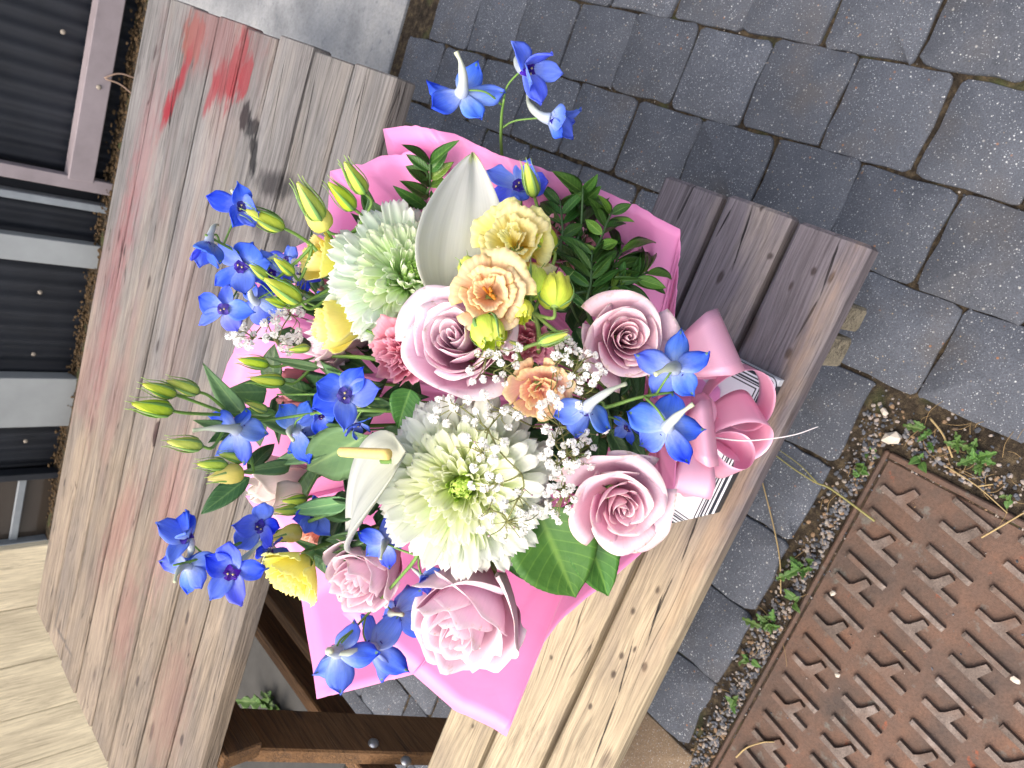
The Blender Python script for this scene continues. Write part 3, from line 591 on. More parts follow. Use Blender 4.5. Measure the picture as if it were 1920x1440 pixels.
def mum(name, label, px, py, rad, off, face, mats, seed, N=450):
    pos = dp(px, py, off); t = (pos-CAM).length; s = rad*t/F; z = idir(*face); root = thing(name, label, 'chrysanthemum', pos, 'chrysanthemums in the bouquet')
    r = random.Random(seed); R = frame(z, r.uniform(0, 6)); B = Matrix.Translation(pos-z*s*.30) @ R @ Matrix.Diagonal((s, s, s, 1))
    core, mid, outr = mats; JV, JU, JF, JM = [], [], [], []
    K = {0: [strap(.26, .030, 1.2-.6*k, .8, core, k) for k in range(2)], 1: [strap(.38, .046, .5-.5*k, .7, mid, k+5) for k in range(3)], 2: [strap(.56, .068, -.25-.3*k, .5, mid, k+9, 1) for k in range(3)], 3: [strap(.76, .084, .1-.3*k, .45, outr, k+15, 1, r.uniform(-.2, .2)) for k in range(4)]}
    dv, du, df = grid(lambda a, v: (.25*math.sin(math.pi/2*v+.001)*math.cos(math.pi*a), .25*math.sin(math.pi/2*v+.001)*math.sin(math.pi*a), .19*math.cos(math.pi/2*v)+.02), 16, 6); part('disc', mesh('disc', dv, df, [core], du), root, B)
    for i in range(N):
        fr = ((i+.5)/N)**.5; ring = 0 if fr < .34 else 1 if fr < .52 else 2 if fr < .74 else 3
        phi = (.05+1.58*fr**1.3)+r.uniform(-.10, .10); th = i*2.39996+r.uniform(-.12, .12)
        d = Vector((math.sin(phi)*math.cos(th), math.sin(phi)*math.sin(th), math.cos(phi))); o = Vector((d.x*.26, d.y*.26, d.z*.20+.02))
        up = Vector((0, 0, 1)); zz = (up-d*up.dot(d)); zz = zz.normalized() if zz.length > .05 else Vector((-math.cos(th), -math.sin(th), 0)); xx = d.cross(zz)
        L = Matrix((xx, d, zz)).transposed().to_4x4(); k = r.uniform(.85, 1.12)
        me_ = r.choice(K[ring]); Mf = Matrix.Translation(o) @ L @ Matrix.Rotation(r.uniform(-.25, .25), 4, 'Y') @ Matrix.Diagonal((k, k, k, 1))
        if i >= N-296: part('floret', me_, root, B @ Mf)
        else:
            b_ = len(JV); JV += [Mf @ v.co for v in me_.vertices]; uvd = {l.vertex_index: tuple(me_.uv_layers[0].data[l.index].uv) for l in me_.loops}; JU += [uvd[q_] for q_ in range(len(me_.vertices))]
            JF += [tuple(b_+q_ for q_ in p_.vertices) for p_ in me_.polygons]; JM += [0 if ring == 0 else 1]*len(me_.polygons)
    fm = part('floret_core', mesh('floret_core', JV, JF, [core, mid], JU, JM), root, B); fm['kind'] = 'stuff'
    tb_ = Tubes().add([-z*s*.3, (TIE+(pos-TIE)*.55+Vector((0, 0, -.05)))-pos, TIE-pos], .0035, .003); part('stem', tb_.mesh('stem', STEM), root, Matrix.Translation(pos))
    return root
def add_stem(root, pos, start, r0=.0026, mat=None, bend=.05):
    mid = TIE+(start-TIE)*.6+Vector((0, 0, -bend)); b1 = start-IW*.03; part('stem', Tubes().add([start-pos, b1-pos, mid-IW*.02-pos, TIE-pos], r0, r0*.9).mesh('stem', mat or STEM), root, Matrix.Translation(pos))
def bloom(name, label, cat, px, py, rad, off, face, petals, twist=0, group=None, squash=1., base=.35, sepals=None, stem=True):
    pos = dp(px, py, off); t = (pos-CAM).length; s = rad*t/F; z = idir(*face); root = thing(name, label, cat, pos, group)
    B = xf(pos-z*s*base*squash, frame(z, twist), (s, s, s*squash))
    for m_ in petals: part('petal', m_, root, B)
    b0 = pos-z*s*base*squash
    if sepals:
        for k in range(5):
            part('sepal', sepals, root, B @ Matrix.Rotation(k*1.2566, 4, 'Z') @ Matrix.Translation((0, .10, .0)) @ Matrix.Rotation(1.15, 4, 'X'))
    cup = Tubes().add([Vector((0, 0, -.22)), Vector((0, 0, -.08)), Vector((0, 0, .03))], .1, seg=10, n=4, rf=lambda t: .05+.13*t**1.3).mesh('calyx', SEPG); part('calyx', cup, root, B)
    if stem: add_stem(root, pos, b0-z*s*.15)
    return root, B
RG = 'pink roses in the bouquet'
RS = [rose_set(5, ROSE, 24, .75), rose_set(8, ROSE, 24, .85), rose_set(21, ROSEP, 24, .45, 1.0, .92), rose_set(37, ROSEP, 24, .35, .95, .84), rose_set(41, ROSEW, 14, .6, 1.2)]
bloom('rose', 'mauve pink rose with open dark spiral heart beside the ribbon bow', 'rose', 1168, 634, 99, .0, (.06, .02, 1), RS[0], .4, RG)
bloom('rose', 'dusty pink rose with cream edged petals above the striped card box', 'rose', 1160, 936, 106, .0, (.06, .22, 1), RS[1], 2.0, RG)
bloom('rose', 'large pale pink rose between the two white chrysanthemums', 'rose', 866, 648, 150, -.006, (-.16, -.2, .95), RS[2], 1.1, RG)
bloom('rose', 'full pale pink rose seen from its side under the lime white chrysanthemum', 'rose', 884, 1138, 176, .01, (-.30, .50, .8), RS[3], .3, RG, 1.0, .45)
bloom('rose', 'pale pink rose half hidden behind blue delphinium and the white chrysanthemum', 'rose', 704, 1056, 122, .05, (-.45, .35, .8), RS[3], 2.6, RG, 1.1)
bloom('rose', 'shaded mauve rose seen sideways behind the yellow lisianthus cup', 'rose', 640, 640, 92, .045, (-.85, .12, .45), RS[3], 4., RG, 1.35, .5)
bloom('rose', 'blush white rose at the paper edge behind grey green leaves', 'rose', 535, 905, 72, .07, (-.9, .2, .35), RS[4], 1., RG, 1.3, .5)
bloom('rose', 'blush rose with few open petals near the upper paper fold', 'rose', 700, 445, 62, .09, (-.5, -.65, .55), RS[4], 3., RG, 1.2, .4)
mum('chrysanthemum', 'large lime centred white chrysanthemum under sprigs of small white blossom', 866, 913, 168, .0, (-.10, .02, 1), (MUM_C, MUM_M, MUM_O), 4)
mum('chrysanthemum', 'mint white chrysanthemum half covered by the tall white spathe', 772, 512, 148, .02, (.28, -.30, .9), (MUM_C2, MUM_M2, MUM_O2), 9)
# lisianthus
LG = 'frilled lisianthus blooms'
SEPM = None
def sepal_mesh(L=.5, w=.06, bend=.5):
    def fn(a, v):
        ww = w*math.sin(math.pi*min(1, .25+.72*v))**.8*(1-v)**.35+.004; return (a*ww, L*v, bend*L*v*v-.4*abs(a)*ww)
    V, U, Fc = grid(fn, 4, 6); V, U, Fc, mi = thick(V, U, Fc, .006, 4, 6); return mesh('sepal', V, Fc, [SEPG, SEPG], U, mi)
SEPM = sepal_mesh(.75, .07, .35)
bloom('lisianthus', 'pale yellow frilled lisianthus beside the tall white spathe', 'lisianthus', 964, 456, 86, -.045, (-.12, -.18, 1), lis_set(1, LIS_C, 13, .95, .75, .035, .05, .7), .2, LG)
bloom('lisianthus', 'peach cream frilled lisianthus with open amber heart', 'lisianthus', 918, 552, 72, -.062, (-.02, .0, 1), lis_set(2, LIS_P, 11, 1.1, .75, .035, .26, .72), 1.2, LG)
lp_root = [o_ for o_ in bpy.data.objects if o_.get('label', '').startswith('peach cream')][0]; p_ = W[lp_root.name].translation; T = Tubes(); r = random.Random(2)
for k in range(6): d_ = idir(r.uniform(-.4, .4), r.uniform(-.4, .4), 1); T.add([IW*-.012+d_*.0, IW*-.004+d_*.006, IW*-.002+d_*.014], .0008, .0014, 6, 3)
part('stamen_tuft', T.mesh('stamen_tuft', plain('amber_stamen', (190, 120, 30), .6)), lp_root, Matrix.Translation(p_))
bloom('lisianthus', 'bright yellow lisianthus cup turned sideways over the shaded mauve rose', 'lisianthus', 636, 612, 66, -.045, (-.93, .05, .3), lis_set(3, LIS_Y, 7, .10, 1.35, .010, .25, .85, 1.3), .4, LG, 1., .7, SEPM)
bloom('lisianthus', 'pale yellow lisianthus with ragged rim hanging over the table gap', 'lisianthus', 556, 1074, 70, -.015, (-.42, .62, .62), lis_set(4, LIS_Y, 11, .7, .95, .035, .1, .75, 1.15), 2., LG, 1., .5, SEPM)
bloom('lisianthus', 'yellow lisianthus bell among upper green bud stems', 'lisianthus', 596, 482, 56, -.03, (-.78, -.15, .55), lis_set(5, LIS_Y, 8, .4, 1.25, .02, .12, .8, 1.2), 1., LG, 1., .8, SEPM)
bloom('lisianthus', 'apricot frilled lisianthus next to the small white blossom cluster', 'lisianthus', 1012, 730, 66, -.015, (.02, .28, .95), lis_set(6, LIS_A, 12, .9, .85, .045, .05, .72), .5, LG)
bloom('lisianthus', 'hot pink frilled lisianthus wedged between white chrysanthemum and pale rose', 'lisianthus', 762, 662, 72, .03, (-.35, .1, .95), lis_set(7, LIS_R, 16, .7, .9, .075, .05, .68), 2.5, LG)
bloom('lisianthus', 'hot pink frilled lisianthus beside the dark green leaf sprigs', 'lisianthus', 1050, 462, 62, .02, (.05, -.35, .9), lis_set(8, LIS_R, 16, .7, .95, .075, .05, .7), .7, LG)
bloom('lisianthus', 'deep pink lisianthus showing between lime buds and mauve rose', 'lisianthus', 985, 645, 56, .03, (.1, .1, .95), lis_set(9, LIS_R, 14, .8, .8, .06, .08, .7), 1.7, LG)
bloom('lisianthus', 'dusky red lisianthus tube under the upper delphinium flower', 'lisianthus', 575, 712, 34, .05, (-.97, .02, .15), lis_set(10, LIS_D, 7, .25, 2.6, .03, .2, .7), 0, LG, 1., 1.1)
bloom('lisianthus', 'dusky red lisianthus tube touching a blue delphinium petal', 'lisianthus', 578, 752, 36, .05, (-.97, .05, .15), lis_set(11, LIS_D, 7, .25, 2.6, .03, .2, .7), 1, LG, 1., 1.1)
bloom('lisianthus', 'coral lisianthus petals behind the small white spathe tip', 'lisianthus', 610, 985, 50, .05, (-.5, .5, .6), lis_set(12, LIS_K, 9, .8, 1.2, .05, .1, .7), 1, LG)
bloom('lisianthus', 'small coral lisianthus tucked under the mint white chrysanthemum', 'lisianthus', 628, 548, 36, .06, (-.7, .1, .5), lis_set(13, LIS_K, 8, .6, 1.2, .05, .1, .7), 1, LG)
# ------------------------------------------------------------------ anthuriums
def spathe_mesh(cup, tipc, wid, asym=0):
    def fn(a, v):
        w = wid*(math.sin(math.pi*v**.62)**.8)*(1-.10*v)+.004
        y = v-(.10*abs(a)**1.5*(1-v)**4)
        return (a*w*(1+asym*a), y, cup*(a*a)*w+tipc*(v-.35)**2+.005*math.cos(a*11)*math.sin(math.pi*v)+.02*math.sin(a*4+v*3)*v)
    V, U, Fc = grid(fn, 20, 26); V, U, Fc, mi = thick(V, U, Fc, .006, 20, 26); return mesh('spathe', V, Fc, [SPATHE, SPATHE], U, mi)
def axes(b, tip, nrm):
    y = tip-b; L = y.length; y = y/L; z = (nrm-y*nrm.dot(y)).normalized(); x = y.cross(z)
    return Matrix((x, y, z)).transposed().to_4x4(), L
AG = 'white anthuriums'
b = dp(848, 548, -.005); tp = dp(888, 282, -.10)
an = thing('anthurium', 'tall white anthurium spathe standing over the upper chrysanthemum', 'anthurium', b, AG)
R_, L_ = axes(b, tp, idir(.25, .15, 1)); part('spathe', spathe_mesh(.42, -.12, .315), an, xf(b, R_, L_))
p0 = dp(900, 512, .005); p1 = dp(930, 430, -.01); part('spadix', Tubes().add([p0-b, p0.lerp(p1, .5)-b, p1-b], .0055, .0045, 10).mesh('spadix', SPADIXC), an, Matrix.Translation(b)); add_stem(an, b, b-IW*.012)
b = dp(732, 868, -.07); tp = dp(621, 1030, -.045)
an = thing('anthurium', 'small white anthurium with yellow spadix beside the lime centred chrysanthemum', 'anthurium', b, AG)
R_, L_ = axes(b, tp, idir(-.80, -.28, .52)); part('spathe', spathe_mesh(.35, -.22, .185, .1), an, xf(b, R_, L_))
p0 = dp(728, 852, -.082); p1 = dp(637, 847, -.095)
part('spadix', Tubes().add([p0-b, p0.lerp(p1, .5)-b, p0.lerp(p1, .82)-b, p0.lerp(p1, .9)-b, p0.lerp(p1, .96)-b, p1-b], .005, seg=12, n=5, rf=lambda t: .0047*(1-.15*t)*(1 if t < .8 else math.sqrt(max(.03, 1-((t-.8)/.2)**2)))).mesh('spadix', SPADIX), an, Matrix.Translation(b)); add_stem(an, b, b-IW*.012)
# ------------------------------------------------------------------ delphinium
def sepal_d(seed):
    r = random.Random(seed); tw = r.uniform(-.25, .25); cr = r.uniform(-.25, .45); ph = r.uniform(0, 6); cu = r.uniform(-.6, 1.8); wf = r.uniform(.30, .40)
    def fn(a, v):
        w = wf*(math.sin(math.pi*min(1, .08+.80*v**.98))**.85)*(1 if v < .80 else (1-((v-.80)/.2)**1.5*.9)); w = max(w, .015)
        w *= 1+.10*math.sin(v*7+ph)*v; return (a*w+tw*.35*v*v, v-.05*abs(a)*v, .16*v-cr*v*v*.8+.30*a*a*w*cu+.045*math.sin(a*4+v*6+ph)*v+.03*math.sin(a*9+ph*2)*v*v)
    V, U, Fc = grid(fn, 8, 10); V, U, Fc, mi = thick(V, U, Fc, .012, 8, 10); return mesh('sepal', V, Fc, [DEL_F, DEL_B], U, mi)
DS = [sepal_d(k) for k in range(16)]
def spur_mesh(seed):
    r = random.Random(seed); a = r.uniform(-.35, .35); b_ = r.uniform(-.45, .45)
    return Tubes().add([Vector((0, 0, .06)), Vector((0, 0, -.18)), Vector((a*.3, b_*.3, -.5)), Vector((a*.9, b_*.9, -.8)), Vector((a*1.6, b_*1.6, -.92))], .1, seg=8, n=5, rf=lambda t: .15*(1-t)**1.2+.045+.02*math.sin(t*14)*t).mesh('spur', DEL_S)
SPR = [spur_mesh(k) for k in range(5)]
def eye_mesh():
    V, U, Fc, mi = [], [], [], []
    for k in range(4):
        an_ = k*1.57+.4
        def fn(a, v):
            w = .10*math.sin(math.pi*min(1, .2+.75*v)); x, y, z = a*w*1.3, .02+.24*v, .16+.14*v-.2*v*v+.5*a*a*w
            return (x*math.cos(an_)-y*math.sin(an_), x*math.sin(an_)+y*math.cos(an_), z)
        v_, u_, f_ = grid(fn, 4, 4); b_ = len(V); V += v_; U += u_; Fc += [tuple(b_+i for i in f) for f in f_]; mi += [0]*len(f_)
    b_ = len(V)
    for k in range(2):
        c = Vector((.07*(k*2-1), .02, .24)); b_ = len(V)
        for v in ((1, 0, 0), (-1, 0, 0), (0, 1, 0), (0, -1, 0), (0, 0, 1), (0, 0, -1)): V.append(c+Vector(v)*.04); U.append((.5, .5))
        f_ = [(0, 2, 4), (2, 1, 4), (1, 3, 4), (3, 0, 4), (2, 0, 5), (1, 2, 5), (3, 1, 5), (0, 3, 5)]; Fc += [tuple(b_+i for i in f) for f in f_]; mi += [1]*8
    return mesh('flower_eye', V, Fc, [DEL_E, EYE_Y], U, mi)
EYE = eye_mesh()
def floret(root, px, py, rad, off, face, seed, cup=.35, twist=None):
    rad *= 1.04*random.Random(seed*7+1).uniform(.86, 1.06)
    r = random.Random(seed); pos = dp(px, py, off); s = rad*(pos-CAM).length/F; z = idir(*face)
    B = xf(pos, frame(z, r.uniform(0, 6.3) if twist is None else twist), s)
    fl = part('floret', SPR[seed % 5], root, B)
    for k in range(5):
        part('sepal', r.choice(DS), fl, B @ Matrix.Rotation(k*1.2566+r.uniform(-.24, .24), 4, 'Z') @ Matrix.Rotation(cup+r.uniform(-.38, .38), 4, 'X') @ Matrix.Rotation(r.uniform(-.45, .45), 4, 'Y') @ Matrix.Translation((0, .05, 0)) @ Matrix.Diagonal((r.uniform(.85, 1.15), r.uniform(.82, 1.12), 1, 1)))
    part('flower_eye', EYE, fl, B); return pos, z, s
def delph(label, axis, fls, seed):
    """axis: stem polyline [(px,py,off)], fls: florets (px,py,rad,off,face,cup)"""
    A = [dp(*a) for a in axis]; root = thing('delphinium', label, 'delphinium', A[0], 'blue delphinium stems'); T = Tubes(); o = A[0]
    T.add([a-o for a in A]+[TIE+(A[-1]-TIE)*.5+Vector((0, 0, -.04))-o, TIE-o], .0011, .0028, 7)
    Q = catmull(A, 8)
    for k, f in enumerate(fls):
        pos, z, s = floret(root, f[0], f[1], f[2], f[3], f[4], seed+k, f[5] if len(f) > 5 else .35)
        back = pos-z*s*.10; j = min(range(len(Q)), key=lambda i: (Q[i]-back).length); j2 = min(len(Q)-1, j+3)
        m_ = back.lerp(Q[j2], .5)-z*s*.25
        T.add([back-o, m_-o, Q[j2]-o], .0009, .0011, 6)
    part('stem', T.mesh('stem', STEM), root, Matrix.Translation(o)); return root
BK = lambda u, v, w=-.55: (u, v, w)
delph('tall delphinium stem rising alone above the dark paving', [(945, 185, -.06), (940, 225, -.05), (942, 300, -.02), (965, 420, .03)],
      [(865, 174, 66, -.06, (-.25, .25, -.85), .15), (985, 130, 72, -.06, (.55, .45, .65), .75), (1028, 222, 58, -.05, (.9, .3, .1), .8), (976, 352, 60, -.075, (-.3, -.1, .9), .3)], 100)
delph('delphinium stem with face on blue flowers leaning over the grey planks', [(385, 440, -.02), (440, 470, -.01), (500, 500, .0), (600, 560, .03)],
      [(452, 388, 50, -.03, (.35, .25, .8), .65), (392, 452, 46, -.02, (-.1, .95, .2), .85), (456, 500, 52, -.01, (-.1, .15, .95), .4), (512, 515, 46, .0, (.1, .1, .95), .45), (422, 580, 52, -.03, (-.05, .05, 1), .12), (480, 565, 44, .02, (.2, .2, -.8), .2), (562, 520, 40, .04, (.3, -.2, .6), .3), (610, 575, 36, .06, (0, 0, .9), .3), (540, 490, 36, .05, (-.3, -.3, .9), .3)], 200)
delph('delphinium stem crossing the grey green leaves beside the small white spathe', [(420, 800, -.04), (520, 785, -.02), (640, 770, -.01), (740, 770, .03)],
      [(648, 742, 64, -.04, (.05, -.05, 1), .25), (556, 806, 56, -.03, (.25, .15, -.85), .3), (442, 806, 62, -.04, (.1, .2, -.9), .25), (602, 775, 44, .0, (.2, .4, .4), .5), (668, 792, 36, .01, (.2, .8, .3), .5)], 300)
delph('delphinium stem reaching over the tan end of the table planks', [(325, 1060, -.03), (400, 1040, -.02), (470, 1010, -.01), (560, 985, .02), (660, 950, .05)],
      [(352, 1012, 54, -.03, (-.1, -.55, .6), .7), (352, 1062, 50, -.02, (.1, .3, -.85), .25), (436, 1072, 58, -.03, (.1, .1, .95), .35), (488, 985, 54, -.02, (.2, .1, .9), .5), (592, 962, 54, .0, (.25, .1, .85), .5), (500, 1035, 40, .0, (.5, .4, .3), .4)], 400)
delph('delphinium stem lying across the lower pink paper', [(640, 1205, -.03), (700, 1140, -.02), (770, 1060, .0), (830, 1000, .04)],
      [(722, 1018, 50, .01, (-.1, .1, -.9), .2), (655, 1085, 44, .0, (-.2, -.4, .6), .8), (742, 1150, 60, .0, (.35, .25, -.75), .35), (632, 1222, 70, -.02, (.2, .3, -.8), .45), (698, 1218, 66, -.01, (.25, .2, -.85), .25), (792, 1082, 34, .01, (.4, .2, .6), .8)], 500)
delph('delphinium stem with paler backs hanging in front of the ribbon bow', [(1262, 735, -.03), (1200, 745, -.02), (1150, 760, .0), (1080, 780, .04)],
      [(1264, 690, 78, -.05, (.15, .1, -.85), .2), (1252, 800, 74, -.04, (.1, .25, -.85), .25), (1102, 762, 66, -.03, (-.35, .45, -.6), .55), (1180, 800, 34, .03, (-.4, .3, .4), .5)], 600)
# ------------------------------------------------------------------ buds
def bud_mesh(mat, fat, seed, frill=0):
    r = random.Random(seed)
    def fn(a, v):
        ang = math.pi*a+v*1.8; rr = fat*(math.sin(math.pi*min(1, .05+.93*v**.62))**.9)+.03*(1-v*.5); rr *= 1+.10*abs(math.sin(2.5*ang))-.03
        return (rr*math.cos(ang), rr*math.sin(ang), v+(frill*.12*math.sin(ang*7)*v**6))
    V, U, Fc = grid(fn, 20, 12); return mesh('bud', V, Fc, [mat], U)
def round_bud(seed):
    r = random.Random(seed); V, U, Fc = [], [], []
    for i in range(6):
        fr = i/5; th = i*2.4+r.uniform(-.3, .3); ph = [r.uniform(0, 6.3) for _ in range(3)]; R_ = .30+.20*fr; H = 1.02-.14*fr
        def fn(a, v):
            rr = R_*math.sin(math.pi*min(.97, .06+.72*v**.8))**.75+.035*math.sin(a*4+ph[0])*v+.03*math.sin(a*9+v*5+ph[1])*v*v
            ang = th+a*1.25*(1-.25*v); return (rr*math.cos(ang), rr*math.sin(ang), H*v*(1-.10*a*a)+.03*math.sin(a*14+ph[2])*v**4)
        v_, u_, f_ = grid(fn, 14, 8); b_ = len(V); V += v_; U += u_; Fc += [tuple(b_+k for k in f) for f in f_]
    return mesh('bud', V, Fc, [CHART], U)
BUD = [bud_mesh(BUDG, .17, k) for k in range(2)]; BUDR = [round_bud(k+7) for k in range(4)]; BUDY = [bud_mesh(LIS_Y, .26, 3, 1)]
def budsep(L, fat, flare, wd=.07):
    def fn(a, v):
        w = wd*(1-v)**.6+.004; rr = fat*(math.sin(math.pi*min(1, .06+.88*v**.66))**.9)+.035+flare*max(0, v-.75)**2*2; an_ = a*w/.22
        return (rr*math.sin(an_), rr*math.cos(an_), L*v)
    V, U, Fc = grid(fn, 2, 7); V, U, Fc, mi = thick(V, U, Fc, .012, 2, 7); return mesh('sepal', V, Fc, [SEPG, SEPG], U, mi)
BSP = budsep(1.1, .205, .6, .045); BSPR = budsep(1.15, .44, 2.2, .022)
def spray(label, root_px, buds, leaves=(), seed=0, stemmat=None, name='lisianthus_bud_spray', hub=None):
    """buds: (base px, tip px, off, kind) kind 0 slim 1 round 2 yellow"""
    R0 = dp(*root_px); T = Tubes(); b0 = dp(*buds[0][0], buds[0][2]); root = thing(name, label, 'flower buds', b0, 'lisianthus bud sprays'); o = b0
    H = [dp(*h) for h in hub] if hub else [R0]
    if hub: T.add([H[0]-o, *[h-o for h in H[1:]], R0-o], .0019, .0024, 6)
    T.add([R0-o, TIE+(R0-TIE)*.55+Vector((0, 0, -.03))-o, TIE-o], .002, .0022, 6)
    for k, (bp, tp_, off, kind) in enumerate(buds):
        p, q = dp(*bp, off), dp(*tp_, off-.004); d = q-p; L = d.length; M = xf(p, frame(d, k*1.3), L)
        M = M @ Matrix.Diagonal((1.08, 1.08, 1.0, 1)) if kind == 1 else M
        bd = part('bud', (BUD, BUDR, BUDY)[kind][k % len((BUD, BUDR, BUDY)[kind])], root, M)
        for j in range(5 if kind != 1 else 4): part('sepal', BSPR if kind == 1 else BSP, bd, M @ Matrix.Rotation(j*1.2566+.3, 4, 'Z'))
        h = min(H, key=lambda v: (v-p).length); mid = p.lerp(h, .5)-d*.25-IW*.002
        T.add([p+d*.03-o, p-d*.35-o, mid.lerp(h, .3)-o, h-o], .0015, .0019, 6)
        T.add([p-d*.04-o, p+d*.05-o, p+d*.13-o], .0014, L*.17 if kind != 1 else L*.3, 8)
    part('stem', T.mesh('stem', stemmat or STEM), root, Matrix.Translation(o))
    for lf in leaves: leaf(root, *lf)
    return root
# ------------------------------------------------------------------ leaves
def leaf_mesh(kind, mat, seed=0):
    r = random.Random(seed); bend = r.uniform(.05, .3); fold = r.uniform(.15, .5); tw = r.uniform(-.2, .2)
    def fn(a, v):
        if kind == 'lance': w = math.sin(math.pi*v**.85)**.85*(1-.12*v)
        elif kind == 'ovate': w = math.sin(math.pi*v**.68)**.8*(1-.10*v)*(1+.012*math.sin(v*150)); w = w if v < .86 else w*(1-((v-.86)/.14)*.35)
        elif kind == 'lobed': w = math.sin(math.pi*v**.9)**.6*(.30+.70*abs(math.sin(v*11+.4)))
        else: w = math.sin(math.pi*v**.6)**.9*(1-.2*v)
        w = max(w, .012)
        x = a*w; return (x+tw*v*v*.6, v, (fold*abs(x)*.5-bend*v*v, )[0]+.02*math.sin(v*9+a*2+seed))
    nu, nv = (6, 10) if kind in ('lance', 'lis') else (6, 26) if kind == 'lobed' else (10, 40)
    V, U, Fc = grid(fn, nu, nv); V, U, Fc, mi = thick(V, U, Fc, .006, nu, nv); return mesh('leaf', V, Fc, [mat, mat], U, mi)
LM = {k: [leaf_mesh(*a, seed=i) for i in range(4)] for k, a in dict(P=('lance', LEAF_P), Y=('lance', LEAF_PL), S=('ovate', LEAF_S), L=('lis', LEAF_L), D=('lis', LEAF_D), DP=('lance', LEAF_D)).items()}
def leaf(root, bpx, tpx, wpx, kind='L', offb=0, offt=0, nrm=(0, 0, 1), k=0, pts=None):
    b, tp_ = (dp(*bpx, offb), dp(*tpx, offt)) if pts is None else pts
    R_, L_ = axes(b, tp_, idir(*nrm)); wd = wpx*(b-CAM).length/F/2
    return part('leaf', LM[kind][k % 4], root, b_ if False else Matrix.Translation(b) @ R_ @ Matrix.Diagonal((wd, L_, (wd+L_)/2*.8, 1)))
spray('slim green buds pointing up the grey planks beside a yellow bell', (690, 590, .0), [((530, 427), (462, 394), -.05, 0), ((500, 520), (468, 496), -.04, 0), ((550, 514), (514, 484), -.04, 0), ((562, 565), (496, 522), -.045, 0), ((535, 572), (498, 560), -.035, 0)], [((650, 600), (600, 555), 34, 'L', .0, -.01), ((720, 520), (640, 470), 30, 'L', .0, -.01)], 1, hub=[(585, 460, -.045), (640, 530, -.035), (665, 560, -.025)])
spray('green buds standing in front of the upper pink paper fold', (705, 560, .05), [((602, 412), (558, 342), -.05, 0), ((664, 392), (616, 342), -.045, 0), ((684, 362), (646, 304), -.045, 0), ((612, 430), (568, 368), -.04, 2)], [((702, 475), (690, 372), 44, 'L', -.01, -.02), ((745, 450), (698, 380), 60, 'L', -.02, -.03), ((700, 410), (680, 345), 26, 'P', -.01, -.01)], 2, hub=[(655, 440, -.04), (700, 490, -.03), (730, 530, -.02)])
spray('long stemmed yellow green buds lying over the table boards', (640, 800, .0), [((322, 770), (248, 757), -.04, 0), ((328, 740), (268, 720), -.035, 0), ((372, 735), (314, 714), -.03, 0), ((378, 836), (314, 828), -.04, 0), ((455, 885), (394, 897), -.03, 2), ((425, 872), (370, 870), -.03, 0), ((458, 862), (412, 852), -.025, 0), ((500, 770), (462, 755), -.01, 0)],
      [((455, 775), (380, 690), 40, 'L', -.01, -.03), ((500, 735), (420, 735), 50, 'L', .0, -.01), ((545, 872), (455, 885), 30, 'L', .01, -.005), ((420, 800), (366, 790), 24, 'L', -.02, -.03)], 3, hub=[(430, 778, -.02), (500, 785, -.01), (570, 790, .01)])
spray('small green buds over the shaded mauve rose', (730, 680, .03), [((502, 684), (448, 674), -.01, 0), ((532, 716), (470, 710), -.01, 0), ((580, 652), (542, 656), -.02, 0)], [((690, 720), (570, 676), 52, 'L', .0, -.01, (0, .4, 1)), ((600, 690), (495, 670), 20, 'L', .0, -.0)], 4, hub=[(600, 668, -.01), (680, 670, .01)])
spray('cluster of round lime yellow buds in the middle of the bouquet', (1010, 660, .03), [((1030, 470), (1000, 438), -.035, 1), ((995, 556), (996, 506), -.04, 1), ((1040, 576), (1046, 520), -.035, 1), ((905, 598), (926, 648), -.05, 1), ((894, 520), (872, 492), -.03, 1), ((972, 568), (982, 600), -.045, 1), ((948, 562), (962, 536), -.045, 0), ((1046, 622), (1062, 628), -.03, 0)], [], 5, STEMP, hub=[(1000, 585, -.02), (1010, 620, .0)])
spray('single pointed bud on a curved stalk beside the mauve pink rose', (985, 690, .03), [((1010, 643), (1064, 626), -.035, 0), ((975, 650), (955, 640), -.03, 0)], [], 6, STEMP, hub=[(985, 652, -.03), (970, 660, .0)])
spray('upright green bud in front of a blue flower near the paper rim', (1012, 420, -.03), [((1002, 368), (986, 306), -.10, 0)], [], 7, STEMP)
spray('yellow green buds behind the blue flowers over the table gap', (640, 1010, .05), [((560, 955), (515, 958), .01, 0), ((565, 995), (510, 1010), .01, 2), ((575, 935), (530, 940), .03, 0)], [((650, 1050), (540, 1010), 26, 'L', .03, .01)], 8)
